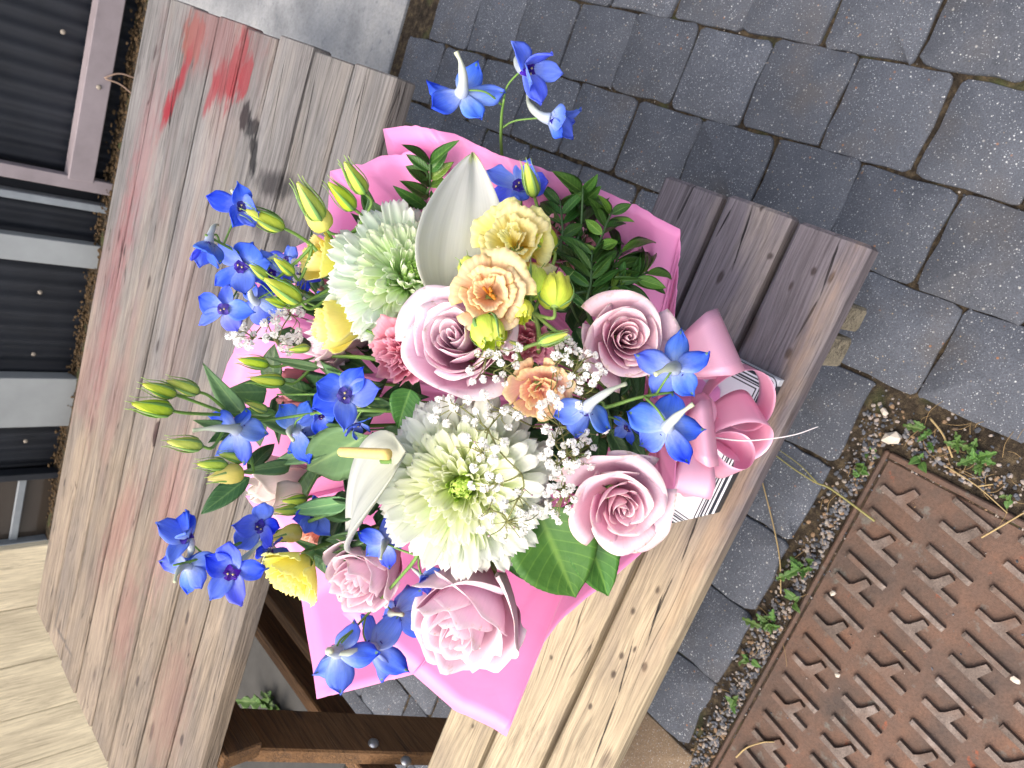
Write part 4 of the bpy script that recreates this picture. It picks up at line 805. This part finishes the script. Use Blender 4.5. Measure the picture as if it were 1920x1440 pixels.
# foliage sprigs
def sprig(name, label, axis, lvs, group, mat=STEMD):
    A = [dp(*a) for a in axis]; o = A[0]; root = thing(name, label, 'foliage', o, group)
    part('stem', Tubes().add([a-o for a in A]+[TIE+(A[-1]-TIE)*.5-o, TIE-o], .001, .002, 6).mesh('stem', mat), root, Matrix.Translation(o))
    for l in lvs: leaf(root, *l)
    return root
FG = 'leafy sprigs in the bouquet'
r = random.Random(17); lv = []
def pinnate(axis, n, ln, wd, kinds, spread=1., off=0):
    out = []
    for k in range(n):
        t = (k+.5)/n*(len(axis)-1); i = min(int(t), len(axis)-2); f = t-i; x = axis[i][0]*(1-f)+axis[i+1][0]*f; y = axis[i][1]*(1-f)+axis[i+1][1]*f; of = axis[i][2]*(1-f)+axis[i+1][2]*f
        dx, dy = axis[i][0]-axis[i+1][0], axis[i][1]-axis[i+1][1]; L = math.hypot(dx, dy); dx, dy = dx/L, dy/L
        for s in (-1, 1):
            a = s*spread*r.uniform(.6, 1.2); c, sn = math.cos(a), math.sin(a); q = ln*r.uniform(.7, 1.15)
            out.append(((x, y), (x+(dx*c-dy*sn)*q, y+(dx*sn+dy*c)*q), wd*r.uniform(.8, 1.2), r.choice(kinds), of, of+r.uniform(-.03, .012), (r.uniform(-.4, .4), r.uniform(-.4, .4), 1), r.randint(0, 3)))
    return out
for nm, ax, n, ln, wd, kn, lb in (
    ('pistacia_sprig', [(1093, 352, .0), (1090, 420, .01), (1085, 500, .03)], 4, 58, 22, 'PP', 'upright sprig with dark paired leaves against the right paper sheet'),
    ('pistacia_sprig', [(1148, 395, -.0), (1130, 440, .01), (1110, 520, .02)], 4, 48, 18, 'PYY', 'lime tipped leaf sprig against the right paper sheet'),
    ('pistacia_sprig', [(1050, 375, .0), (1055, 430, .02), (1060, 500, .04)], 3, 58, 20, 'PP', 'dark leaf sprig just behind the pink frilled bloom'),
    ('pistacia_sprig', [(1165, 470, -.01), (1140, 520, .01), (1100, 580, .03)], 5, 70, 20, 'PPY', 'arching leaf sprig above the mauve pink rose'),
    ('pistacia_sprig', [(1215, 510, -.0), (1180, 530, .01), (1120, 560, .03)], 5, 62, 19, 'PPY', 'leaf sprig touching the right paper sheet over the rose'),
    ('pistacia_sprig', [(1110, 470, -.02), (1108, 530, .0), (1105, 590, .02)], 5, 66, 20, 'PPP', 'dense dark leaf sprig between lime buds and rose'),
    ('pistacia_sprig', [(1170, 536, -.0), (1120, 545, .01), (1070, 570, .03)], 3, 40, 16, 'PY', 'small rounded leaf sprig touching the rim of the mauve rose'),
    ('pistacia_sprig', [(806, 300, .03), (806, 350, .04), (800, 420, .06)], 4, 62, 22, 'PYP', 'leaf sprig standing in front of the upper left paper fold')):
    ax = [(x_, y_, o_-(.085 if y_ < 400 else .05 if y_ < 470 else .01)) for x_, y_, o_ in ax]; sprig(nm, lb, ax, pinnate(ax, n+3, ln*1.05, wd*1.1, kn+'P'), FG)
sprig('salal_sprig', 'two broad shiny green leaves hanging below the lime centred chrysanthemum', [(1010, 940, .03), (1005, 900, .05)], [((1008, 955), (1084, 1136), 172, 'S', .012, -.012, (.1, .1, 1), 0), ((1085, 960), (1146, 1120), 108, 'S', .03, .012, (.25, .1, 1), 1), ((960, 1000), (985, 1100), 70, 'S', .045, .03, (-.2, .3, 1), 2)], FG)
sprig('salal_sprig', 'broad grey green leaf behind the yellow spadix', [(700, 810, .04), (690, 860, .04)], [((690, 815), (548, 895), 112, 'L', .02, .015, (0, .1, 1), 0), ((770, 730), (742, 800), 62, 'S', .03, .02, (0, 0, 1), 2), ((700, 780), (610, 800), 70, 'D', .04, .03, (0, 0, 1), 1)], FG)
for lb, ax, lvs in (
    ('grey green leaves crossing the hollow behind the yellow cup', [(560, 560, -.0), (650, 600, .01), (740, 640, .03)], [((700, 560), (590, 530), 46, 'L', .02, .01, (0, 0, 1), 0), ((720, 600), (610, 560), 40, 'L', .025, .01, (0, .3, 1), 1), ((690, 540), (560, 560), 34, 'L', .03, .02, (0, -.3, 1), 2), ((640, 585), (540, 570), 40, 'D', .03, .02, (0, 0, 1), 3)]),
    ('grey green leaves under the blue flower by the dusky tubes', [(520, 740, .0), (640, 740, .01), (740, 750, .03)], [((720, 720), (590, 690), 44, 'L', .0, .0, (0, .3, 1), 1), ((740, 760), (600, 760), 50, 'D', .02, .02, (0, 0, 1), 0), ((640, 820), (520, 850), 46, 'L', .05, .03, (0, .2, 1), 2), ((620, 840), (500, 870), 40, 'L', .05, .03, (0, -.2, 1), 3), ((700, 700), (610, 655), 40, 'D', .03, .03, (0, 0, 1), 2), ((560, 800), (470, 780), 40, 'L', .02, .01, (0, 0, 1), 1)]),
    ('olive leaves between coral petals and the lower pale rose', [(600, 1000, .01), (660, 1010, .02), (740, 980, .04)], [((700, 1000), (590, 1020), 34, 'L', .02, .01, (0, 0, 1), 0), ((690, 1020), (600, 1050), 30, 'L', .02, .01, (0, .2, 1), 1), ((680, 960), (560, 940), 46, 'D', .03, .02, (0, 0, 1), 2), ((660, 940), (530, 960), 40, 'L', .03, .02, (0, 0, 1), 3)]),
    ('grey green leaves left of the mint white chrysanthemum', [(600, 460, -.01), (660, 500, .0), (740, 560, .03)], [((720, 500), (640, 430), 44, 'L', .01, -.01, (0, 0, 1), 0), ((700, 540), (590, 500), 50, 'D', .02, .01, (0, 0, 1), 1), ((690, 520), (610, 520), 40, 'L', .02, .01, (0, .2, 1), 2), ((730, 460), (660, 400), 40, 'D', .03, .02, (0, 0, 1), 3)])):
    sprig('leafy_stem', lb, ax, lvs, FG, STEM)
# dark filler foliage deep in the dome
r = random.Random(23)
for n_, (cx, cy, rx, ry, nl, lb) in enumerate(((700, 760, 130, 90, 18, 'dark leaves in the hollow left of the big chrysanthemum'), (1010, 860, 90, 110, 16, 'dark leaves in the hollow under the apricot lisianthus'), (1080, 560, 110, 90, 20, 'dark leaves in the hollow beside the lime buds'), (660, 560, 110, 80, 14, 'dark leaves in the hollow behind the yellow cup'), (650, 960, 120, 90, 16, 'dark leaves in the hollow behind the small white spathe'), (900, 500, 150, 120, 12, 'dark leaves deep behind the tall white spathe'), (1140, 790, 90, 70, 14, 'dark leaves between the two spiral roses'), (560, 800, 100, 100, 12, 'dark leaves under the long stemmed buds'))):
    lv = []
    for i in range(nl):
        x, y = cx+r.gauss(0, .5)*rx, cy+r.gauss(0, .5)*ry; a = r.uniform(0, 6.3); L = r.uniform(60, 120)
        of = .065 if n_ != 7 else .05
        lv.append(((x, y), (x+L*math.cos(a), y+L*math.sin(a)), r.uniform(24, 50), r.choice(('D', 'DP', 'D')), of+r.uniform(-.01, .03), of+r.uniform(-.015, .03), (r.uniform(-.6, .6), r.uniform(-.6, .6), 1), r.randint(0, 3)))
    sprig('filler_sprig', lb, [(cx, cy, .08), (cx+10, cy+10, .1)], lv, FG)
# ------------------------------------------------------------------ gypsophila
def gyp_mesh(seed, mat):
    r = random.Random(seed); V, Fc = [], []
    for i in range(22):
        th, ph = i*2.4, math.acos(1-1.5*(i+.5)/22); d = Vector((math.sin(ph)*math.cos(th), math.sin(ph)*math.sin(th), math.cos(ph))); x = d.orthogonal().normalized(); y = d.cross(x); a = r.uniform(0, 3); x, y = x*math.cos(a)+y*math.sin(a), y*math.cos(a)-x*math.sin(a)
        w = r.uniform(.26, .4); b = len(V); k = r.uniform(.8, 1.1)
        V += [d*.25-x*.08, d*.25+x*.08, d*k*.8+x*w+y*.12, d*k+x*w*.4-y*.08, d*k*.93, d*k-x*w*.4+y*.10, d*k*.8-x*w-y*.1]; Fc += [(b, b+1, b+2, b+4), (b+2, b+3, b+4), (b+4, b+5, b+6), (b+4, b+6, b)]
    return mesh('blossom', V, Fc, mat, smooth=False)
GM = [gyp_mesh(k, GYP) for k in range(4)]
def gb_mesh():
    T = Tubes().add([Vector((0, 0, -.5)), Vector((0, 0, 0)), Vector((0, 0, .5))], .3, seg=6, n=3, rf=lambda t: .42*math.sin(math.pi*min(.98, t*.9+.06))); return T.mesh('bud', GYPB)
GB = gb_mesh()
def gyps(label, root, hubs, zones, seed, rad=10.3):
    """zones: (cx,cy,rx,ry,n,off)"""
    r = random.Random(seed); R0 = dp(*root); o = R0; th = thing('gypsophila', label, 'gypsophila', o, 'sprigs of small white blossom'); T = Tubes()
    H = [dp(*h) for h in hubs]
    T.add([R0-o, TIE+(R0-TIE)*.5-o, TIE-o], .0012, .0014, 5); prev = R0
    for h in H:
        q = min([R0]+[k for k in H if k is not h and (k-R0).length < (h-R0).length], key=lambda v: (v-h).length)
        T.add([h-o, h.lerp(q, .5)-o+Vector((r.uniform(-1, 1), r.uniform(-1, 1), r.uniform(-1, 1)))*.003, q-o], .0006, .0008, 5, 3)
    pts = []
    for cx, cy, rx, ry, n, off in zones:
        tries = 0; k = 0
        while k < n*.88 and tries < 900:
            tries += 1; a, q = r.uniform(0, 6.283), math.sqrt(r.random()); x, y = cx+rx*q*math.cos(a), cy+ry*q*math.sin(a)
            if any((x-u)**2+(y-v)**2 < (rad*1.25)**2 for u, v in pts): continue
            pts.append((x, y)); k += 1
            p = dp(x, y, off+r.uniform(-.012, .012)); s = rad*r.uniform(.72, 1.12)*(p-CAM).length/F; h = min(H+[R0], key=lambda v: (v-p).length); d = (p-h).normalized()
            fz = (idir(r.uniform(-.8, .8), r.uniform(-.8, .8), 1)*.7+d*.5).normalized()
            if r.random() < .12: part('bud', GB, th, xf(p, frame(d), s*.55))
            else: part('blossom', r.choice(GM), th, xf(p, frame(fz, r.uniform(0, 6)), s))
            m_ = p.lerp(h, .45)+Vector((r.uniform(-1, 1), r.uniform(-1, 1), r.uniform(-1, 1)))*.005
            T.add([p-o, m_-o, h-o], .00035, .00055, 4, 3)
    part('twig', T.mesh('twig', TWIG), th, Matrix.Translation(o)); return th
gyps('white blossom sprig spread over the lime centred chrysanthemum', (1000, 800, .02), [(978, 888, -.07), (935, 905, -.075), (904, 848, -.07), (915, 805, -.06), (973, 932, -.07), (950, 978, -.07), (915, 955, -.075), (860, 760, -.05), (945, 770, -.05)],
     [(865, 765, 75, 32, 13, -.06), (940, 790, 50, 35, 9, -.055), (905, 850, 55, 35, 12, -.075), (930, 925, 50, 40, 10, -.075), (950, 985, 60, 30, 14, -.07), (990, 955, 25, 40, 6, -.06)], 1)
gyps('dense white blossom sprig between apricot bloom and spiral roses', (1060, 850, .03), [(1075, 700, -.03), (1095, 740, -.02), (1050, 800, -.02), (1040, 690, -.03)],
     [(1070, 690, 38, 48, 18, -.03), (1105, 690, 28, 30, 7, -.03), (1050, 765, 38, 34, 9, -.03), (1110, 805, 28, 22, 6, -.01), (1065, 650, 24, 14, 3, -.02)], 2)
gyps('white blossom sprig in front of the cream edged dusty rose', (1070, 830, .03), [(1045, 870, -.03), (1060, 920, -.03), (1065, 850, -.03), (1040, 830, -.02)],
     [(1045, 860, 36, 42, 17, -.03), (1050, 940, 28, 38, 15, -.035), (1095, 850, 26, 26, 8, -.015), (1060, 805, 40, 16, 6, -.02)], 3)
gyps('thin white blossom sprig over the large pale pink rose', (1000, 720, .02), [(912, 672, -.06), (945, 690, -.055), (930, 650, -.06)], [(900, 690, 45, 30, 5, -.06), (945, 655, 30, 22, 6, -.055), (950, 700, 28, 20, 4, -.05)], 4)
gyps('white blossom sprig by the left paper edge near the face on blue flower', (620, 620, .04), [(520, 645, -.01), (500, 600, -.01), (475, 635, -.015), (545, 590, .0)], [(455, 630, 26, 18, 9, -.02), (505, 615, 30, 20, 6, -.01), (540, 580, 40, 20, 10, .0), (545, 640, 22, 26, 10, .0), (570, 505, 26, 22, 9, .0)], 5)
# ================================================================== wrapping paper
def paper_mat():
    m = MT('pink_wrapping_film'); P = m.obj(); n = m.noise(P, 5, 2); c = m.mix(m.rng(n, .3, .7), lin((238, 150, 208)), lin((240, 152, 202)))
    m.bump(m.math('ADD', m.noise(m.mapv(P, sc_=(1, 1, .35)), 26, 3, .5), m.math('MULTIPLY', m.n('TexVoronoi', {'Vector': P, 'Scale': 22.}, feature='DISTANCE_TO_EDGE').outputs[0], .6)), .004, .22)
    m.base(c, .36, .5); m.b.inputs['Sheen Weight'].default_value = .15; m.translucent(c, .2); return m.m
M_PAPER = paper_mat()
PB = thing('wrapping_paper', 'glossy pink wrapping film flared in a collar around the bouquet', 'wrapping paper', (TIE.x, TIE.y, .46))
def sheet(rim, shrink=0., seed=0, nv=22, profile=1.25, waves=.004, folds=()):
    r = random.Random(seed); K = [onz(x, y, z) for x, y, z in rim]; n = len(K); V, U, Fc = [], [], []
    # keep straight torn edges and sharp corners: subdivide each rim segment linearly
    pts = []; sub = 12
    for i in range(n-1):
        for k in range(sub): pts.append(K[i].lerp(K[i+1], k/sub))
    pts.append(K[-1]); m_ = len(pts); ph = [r.uniform(0, 6.3) for _ in range(4)]
    cre = tuple((r.random(), r.uniform(.008, .022), r.uniform(-.007, .007)) for _ in range(13))
    base = []
    for i, p in enumerate(pts):
        d = Vector((p.x-TIE.x, p.y-TIE.y, 0)).normalized(); base.append(TIE+d*(.032+shrink))
    for s_ in range(4):      # smooth the foot of the sheet so that folds fan out
        base = [base[0]]+[(base[i-1]+base[i]+base[i+1])/3 for i in range(1, m_-1)]+[base[-1]]
    for j in range(nv+1):
        v = j/nv
        for i, p in enumerate(pts):
            b = base[i]; q = b+(p-b)*v; d = Vector((p.x-TIE.x, p.y-TIE.y, 0)); L = d.length; d.normalize(); s_ = i/(m_-1)
            bow = (v**profile-v)*L*.55; q += d*bow; q.z += -bow*.55
            wv = waves*math.sin(math.pi*min(1, v*1.15))*(math.sin(s_*19+ph[0])+.6*math.sin(s_*37+ph[1]+v*3))+waves*.35*math.sin(s_*11+v*6+ph[2])*v*(1-v)*4
            for (fc, fw, fa) in tuple(folds)+cre: wv += fa*max(0, 1-abs(s_-fc)/fw)*v*(1.15-v)*2
            q += d*wv; V.append(q); U.append((s_, v))
    for j in range(nv):
        for i in range(m_-1):
            a = j*m_+i; Fc.append((a, a+1, a+m_+1, a+m_))
    V2, U2, F2, mi = thick(V, U, Fc, .0005, m_-1, nv)
    return mesh('paper_sheet', V2, F2, [M_PAPER, M_PAPER], U2, mi)
SH = [
 # upper right sheet: from upper left corner along the top to the right hand corner
 (([(735, 330, 0.880), (718, 242, 0.915), (760, 236, 0.915), (800, 240, 0.910), (870, 262, 0.885), (950, 295, 0.870), (1020, 316, 0.840), (1090, 340, 0.800), (1150, 366, 0.770), (1200, 392, 0.745), (1275, 430, 0.710), (1276, 480, 0.700)]), .0, 1, ((.34, .05, .010), (.62, .04, -.012), (.8, .05, .008))),
 # right hand sheet folded behind the roses down to the bow
 (([(1180, 380, 0.730), (1262, 440, 0.700), (1270, 520, 0.690), (1264, 600, 0.675), (1262, 680, 0.665), (1262, 760, 0.660), (1268, 830, 0.665)]), .004, 2, ((.3, .06, .010),)),
 # left upper sheet with its peak
 (([(560, 480, 0.935), (612, 452, 0.920), (619, 321, 0.905), (690, 305, 0.925), (772, 282, 0.915), (862, 340, 0.870), (910, 370, 0.850)]), .008, 3, ((.55, .06, .012),)),
 # left sheet
 (([(520, 950, 0.905), (480, 945, 0.915), (452, 906, 0.935), (425, 800, 0.950), (414, 718, 0.955), (442, 650, 0.950), (490, 590, 0.945), (452, 512, 0.950), (540, 470, 0.935), (600, 440, 0.920)]), .004, 4, ((.5, .05, .01),)),
 # lower left sheet
 (([(460, 930, 0.925), (500, 985, 0.905), (566, 1128, 0.865), (594, 1311, 0.880), (690, 1287, 0.860), (776, 1264, 0.842), (830, 1200, 0.830)]), .010, 5, ((.45, .06, -.008),)),
 # lower sheet and front lip
 (([(640, 1150, 0.885), (730, 1225, 0.857), (850, 1330, 0.815), (950, 1377, 0.788), (985, 1290, 0.775), (1020, 1205, 0.765), (1060, 1150, 0.750), (1140, 1092, 0.730), (1200, 1040, 0.712), (1245, 985, 0.695), (1266, 910, 0.675), (1269, 850, 0.668)]), .002, 6, ((.3, .05, .008), (.55, .04, .01)))]
for rim, shr, sd, fo in SH: part('paper_sheet', sheet(rim, shr, sd, folds=fo), PB)
# gathered foot of the wrap below the tie and the cut stems
V, U, Fc = grid(lambda a, v: (TIE.x+math.cos(math.pi*a)*(.034+.030*(1-v)**1.5)*(1+.08*math.sin(a*31)), TIE.y+math.sin(math.pi*a)*(.034+.030*(1-v)**1.5)*(1+.08*math.sin(a*31)), .4705+(TIE.z-.4705)*v), 60, 8)
part('paper_foot', mesh('paper_foot', V, Fc, [M_PAPER], U), PB)
# ================================================================== ribbon bow
def ribbon_mat():
    m = MT('pink_satin_ribbon'); c = m.mix(m.noise(m.uv(), 3, 2), lin((250, 186, 214)), lin((252, 200, 226))); m.base(c, .32, .9, .12); m.b.inputs['Anisotropic'].default_value = .75; m.b.inputs['Anisotropic Rotation'].default_value = .25; m.lk(m.n('Tangent', direction_type='UV_MAP').outputs[0], m.b.inputs['Tangent'])
    wv = m.n('TexWave', {'Vector': m.mapv(m.uv(), sc_=(1, 60, 1)), 'Scale': 9., 'Distortion': .4}).outputs[1]; m.bump(wv, .0002, .25)
    m.translucent(c, .18); return m.m
M_RIB = ribbon_mat()
KN = at(1318, 770, .90)
bow = thing('ribbon_bow', 'pink satin ribbon bow with several loops tied at the front of the wrap', 'ribbon bow', KN)
def loop(k, D, Wd, L, h, wid, flat=1.0):
    """teardrop loop leaving k in direction D, ribbon width along Wd"""
    D = D.normalized(); Wd = (Wd-D*Wd.dot(D)).normalized(); N = D.cross(Wd)
    def fn(a, v):
        s_ = 2*math.pi*v; x = L*(1-math.cos(s_))/2; y = h*math.sin(s_)*(.35+.65*math.sin(math.pi*v)**.8); pin = .45+.55*min(1, 3.2*min(v, 1-v))
        return k+D*x+N*y+Wd*(a*wid/2*pin)
    V, U, Fc = grid(fn, 6, 44); V, U, Fc, mi = thick(V, U, Fc, .0002, 6, 44); return mesh('loop', V, Fc, [M_RIB, M_RIB], U, mi)
def lp(px, py, t, D, Wd, L, h, wid): part('loop', loop(at(px, py, t), idir(*D), idir(*Wd), L, h, wid), bow)
lp(1278, 676, .885, (1, -.42, .10), (.36, .93, .1), .060, .034, .076)
lp(1290, 815, .885, (1, -.12, .35), (.2, .97, .1), .030, .026, .075)
lp(1322, 742, .915, (1, .02, -.1), (.10, .22, .97), .076, .042, .046)
lp(1325, 800, .92, (1, -.02, -.2), (.15, .62, .75), .070, .036, .062)
lp(1322, 828, .91, (.86, .50, -.1), (.45, -.25, .85), .054, .026, .044)
lp(1308, 838, .885, (-.22, .95, .25), (.93, .25, .1), .056, .018, .046)
lp(1290, 850, .905, (.25, .95, -.1), (.75, -.1, .6), .052, .018, .030)
kb = Tubes().add([KN+idir(-.3, -1, 0)*.02-KN, Vector(), KN+idir(.1, 1, 0)*.022-KN], .014, seg=12, n=6, rf=lambda t: .007+.009*math.sin(math.pi*t)).mesh('knot', M_RIB); part('knot', kb, bow, Matrix.Translation(KN))
P = [at(1335, 820, .905), at(1390, 826, .90), at(1440, 823, .90), at(1490, 815, .905), at(1534, 800, .91)]
part('ribbon_strand', Tubes().add([p-KN for p in P], .0011, .0005, 5, 8).mesh('ribbon_strand', plain('white_thread', (232, 226, 228), .6)), bow, Matrix.Translation(KN))
# ================================================================== striped carton base under the bouquet
def carton_mat():
    m = MT('striped_carton'); P = m.pos(); sx = m.n('SeparateXYZ', {0: m.mapv(P, loc=(.0095, -.37, 0), ty='TEXTURE')})
    qx = m.math('ADD', m.math('SUBTRACT', m.math('ABSOLUTE', sx.outputs[0]), .1265), .012); qy = m.math('ADD', m.math('SUBTRACT', m.math('ABSOLUTE', sx.outputs[1]), .116), .012)
    ax_, ay_ = m.math('MAXIMUM', qx, 0), m.math('MAXIMUM', qy, 0)
    d = m.math('SUBTRACT', .012, m.math('ADD', m.math('SQRT', m.math('ADD', m.math('POWER', ax_, 2), m.math('POWER', ay_, 2))), m.math('MINIMUM', m.math('MAXIMUM', qx, qy), 0))); c = lin((222, 226, 230)); k = 0.0
    for a, w_ in ((.0008, .0005), (.0065, .0019), (.0120, .0008), (.0165, .0011), (.0195, .0007), (.0240, .0007)):
        e = m.rng(m.math('ABSOLUTE', m.math('SUBTRACT', d, a)), w_, w_+.0004, 1, 0); k = m.math('MAXIMUM', k, e)
    m.base(m.mix(k, c, lin((36, 46, 54))), .35, .45); return m.m
M_CART = carton_mat()
pl = [(.136, -.4855), (.136, -.256), (-.117, -.256), (-.117, -.432), (-.064, -.4855)]
V, Fc = [], []; n = len(pl)
for ins, z in ((0, .4535), (0, .466), (.0012, .4675)):
    for x, y in pl: V.append((.0095+(x-.0095)*(1-ins*8), -.37+(y+.37)*(1-ins*8), z))
for k in range(2):
    for i in range(n): Fc.append((k*n+i, k*n+(i+1) % n, (k+1)*n+(i+1) % n, (k+1)*n+i))
Fc.append(tuple(2*n+i for i in range(n))); Fc.append(tuple(reversed(range(n))))
Fc = [tuple(reversed(f)) for f in Fc]
o = part('carton_base', mesh('carton_base', V, Fc, M_CART, smooth=False), None); tag(o, 'white card base with thin black border stripes under the bouquet', 'carton')
# ================================================================== weeds, straw
LEAF_W = leaf_mat('weed_leaf', (66, 100, 50), (92, 128, 62), .45); WM = [leaf_mesh('lobed', LEAF_W, i) for i in range(4)]; WR = [leaf_mesh('lis', LEAF_W, i) for i in range(4)]
def weed(label, px, py, n, L, round_, seed, spread=6.283, a0=0, z=.004):
    r = random.Random(seed); p = onz(px, py, z); root = thing('weed', label, 'weed', p, 'small weeds'); p0_ = p.copy()
    for i in range(n):
        a = a0+spread*i/n+r.uniform(-.7, .7); el = r.uniform(.1, 1.0); l = L*r.uniform(.4, 1.05); d = Vector((math.cos(a)*math.cos(el), math.sin(a)*math.cos(el), math.sin(el)))
        p = p0_+Vector((r.gauss(0, 1), r.gauss(0, 1), 0))*L*.22
        R_, _ = axes(p, p+d, Vector((0, 0, 1))); w_ = l*(.36 if round_ else .24)
        part('leaf', r.choice(WR if round_ else WM), root, Matrix.Translation(p) @ R_ @ Matrix.Diagonal((w_, l, l*.7, 1)))
    return root
weed('round leaved seedling in gravel beside the manhole cover corner', 1618, 882, 6, .030, True, 1); weed('tiny seedling next to the large pale stone', 1634, 849, 4, .014, True, 2)
weed('toothed weed on the gravel strip below the white blossom side of the bench', 1500, 1062, 9, .042, False, 3); weed('small weed hugging the iron frame edge', 1490, 1128, 5, .024, True, 4)
weed('feathery weed spreading over the manhole frame', 1440, 1172, 10, .040, False, 5); weed('low weed between gravel and paver edge', 1400, 1235, 6, .022, True, 6); weed('small round leaved weed near the end of the gravel strip', 1376, 1318, 6, .020, True, 7)
weed('upright toothed weed in the joint above the manhole cover', 1732, 812, 7, .034, False, 8); weed('seedling on the manhole frame corner', 1726, 858, 4, .022, True, 9); weed('creeping green weed along the dry roots above the manhole cover', 1836, 862, 12, .036, False, 10); weed('weed sprouting beside the creeping green one', 1795, 830, 6, .026, False, 11); weed('tiny round weed at the manhole frame by the dry stalks', 1890, 937, 6, .014, True, 12)
weed('tall feathery weed growing beneath the table', 520, 1335, 16, .13, False, 13); weed('leafy weed under the table beside the timber frame', 545, 1180, 8, .10, True, 14)
M_STRAW = plain('dry_straw', (168, 148, 106), .8, .2, nz=.15, scale=60); M_STRAWG = plain('half_green_straw', (142, 138, 88), .7, .2, nz=.2, scale=40)
def straw(label, pts, r0, r1, mat=M_STRAW):
    P = [onz(x, y, z) for x, y, z in pts]; o = part('straw', Tubes().add([p-P[0] for p in P], r0, r1, 6, 6).mesh('straw', mat), None, Matrix.Translation(P[0])); tag(o, label, 'straw', 'dry stalks on the ground')
straw('thick forked dry stalk reaching from bench shadow onto the manhole frame', [(1640, 977, .006), (1560, 918, .008), (1530, 905, .008), (1490, 880, .006), (1452, 852, .004)], .0020, .0011, M_STRAWG)
straw('thin green stalk joining the thick forked one', [(1532, 905, .008), (1500, 872, .006), (1460, 843, .003)], .0012, .0007, M_STRAWG)
straw('long thin pale stalk curving from under the bench to the gravel', [(1428, 898, .003), (1450, 985, .006), (1462, 1050, .006), (1464, 1113, .004)], .0013, .0012)
straw('short tan stalk standing in the joint above the manhole cover', [(1744, 784, .005), (1768, 815, .008), (1786, 858, .006)], .0018, .0014); straw('long dry root lying along the manhole frame', [(1770, 872, .004), (1830, 910, .005), (1889, 962, .005)], .0010, .0008)
straw('dry curled stalk lying on the tread bars by the frame', [(1840, 1008, .005), (1880, 985, .006), (1922, 960, .006)], .0014, .0011); straw('curved tan husk lying on the manhole cover', [(1380, 1420, .004), (1400, 1402, .006), (1430, 1392, .006), (1452, 1391, .004)], .0018, .0010)
straw('tan twig lying in the dry roots above the manhole cover', [(1832, 912, .004), (1862, 908, .005)], .0012, .0010); straw('pale wood chip beneath the bench by the timber leg', [(762, 1378, .006), (790, 1362, .008)], .004, .003)
T = Tubes(); r = random.Random(31)
for i in range(110):
    p = Vector((.045+abs(r.gauss(0, .045)), r.uniform(-.95, -.55), .0)) if i < 85 else Vector((r.uniform(-.9, .0), -.50+r.gauss(0, .012), .0)); a = r.uniform(0, 6.3); L = r.uniform(.012, .05); d = Vector((math.cos(a), math.sin(a), 0)); e = Vector((-d.y, d.x, 0))*r.uniform(-.4, .4)
    T.add([p, p+(d+e)*L*.5+Vector((0, 0, r.uniform(.002, .008))), p+d*L+Vector((0, 0, .001))], .0005, .0004, 4, 4)
o = part('dry_roots', T.mesh('dry_roots', plain('dry_root', (150, 128, 92), .9, .1, nz=.3, scale=50)), None); tag(o, 'thin dry roots and grass bits strewn in the gravel', 'dry grass', kind='stuff')
cb = Tubes().add([ony(196, 146, 3.04), ony(225, 138, 3.03), ony(262, 150, 3.02)], .004, .003, 6, 6).add([ony(198, 148, 3.04), ony(225, 158, 3.03), ony(250, 178, 3.02)], .004, .003, 6, 6)
o = part('loose_wire', cb.mesh('loose_wire', plain('brown_wire', (150, 128, 112), .6)), None); tag(o, 'two brown loose wires hanging from the shed rail', 'wire')
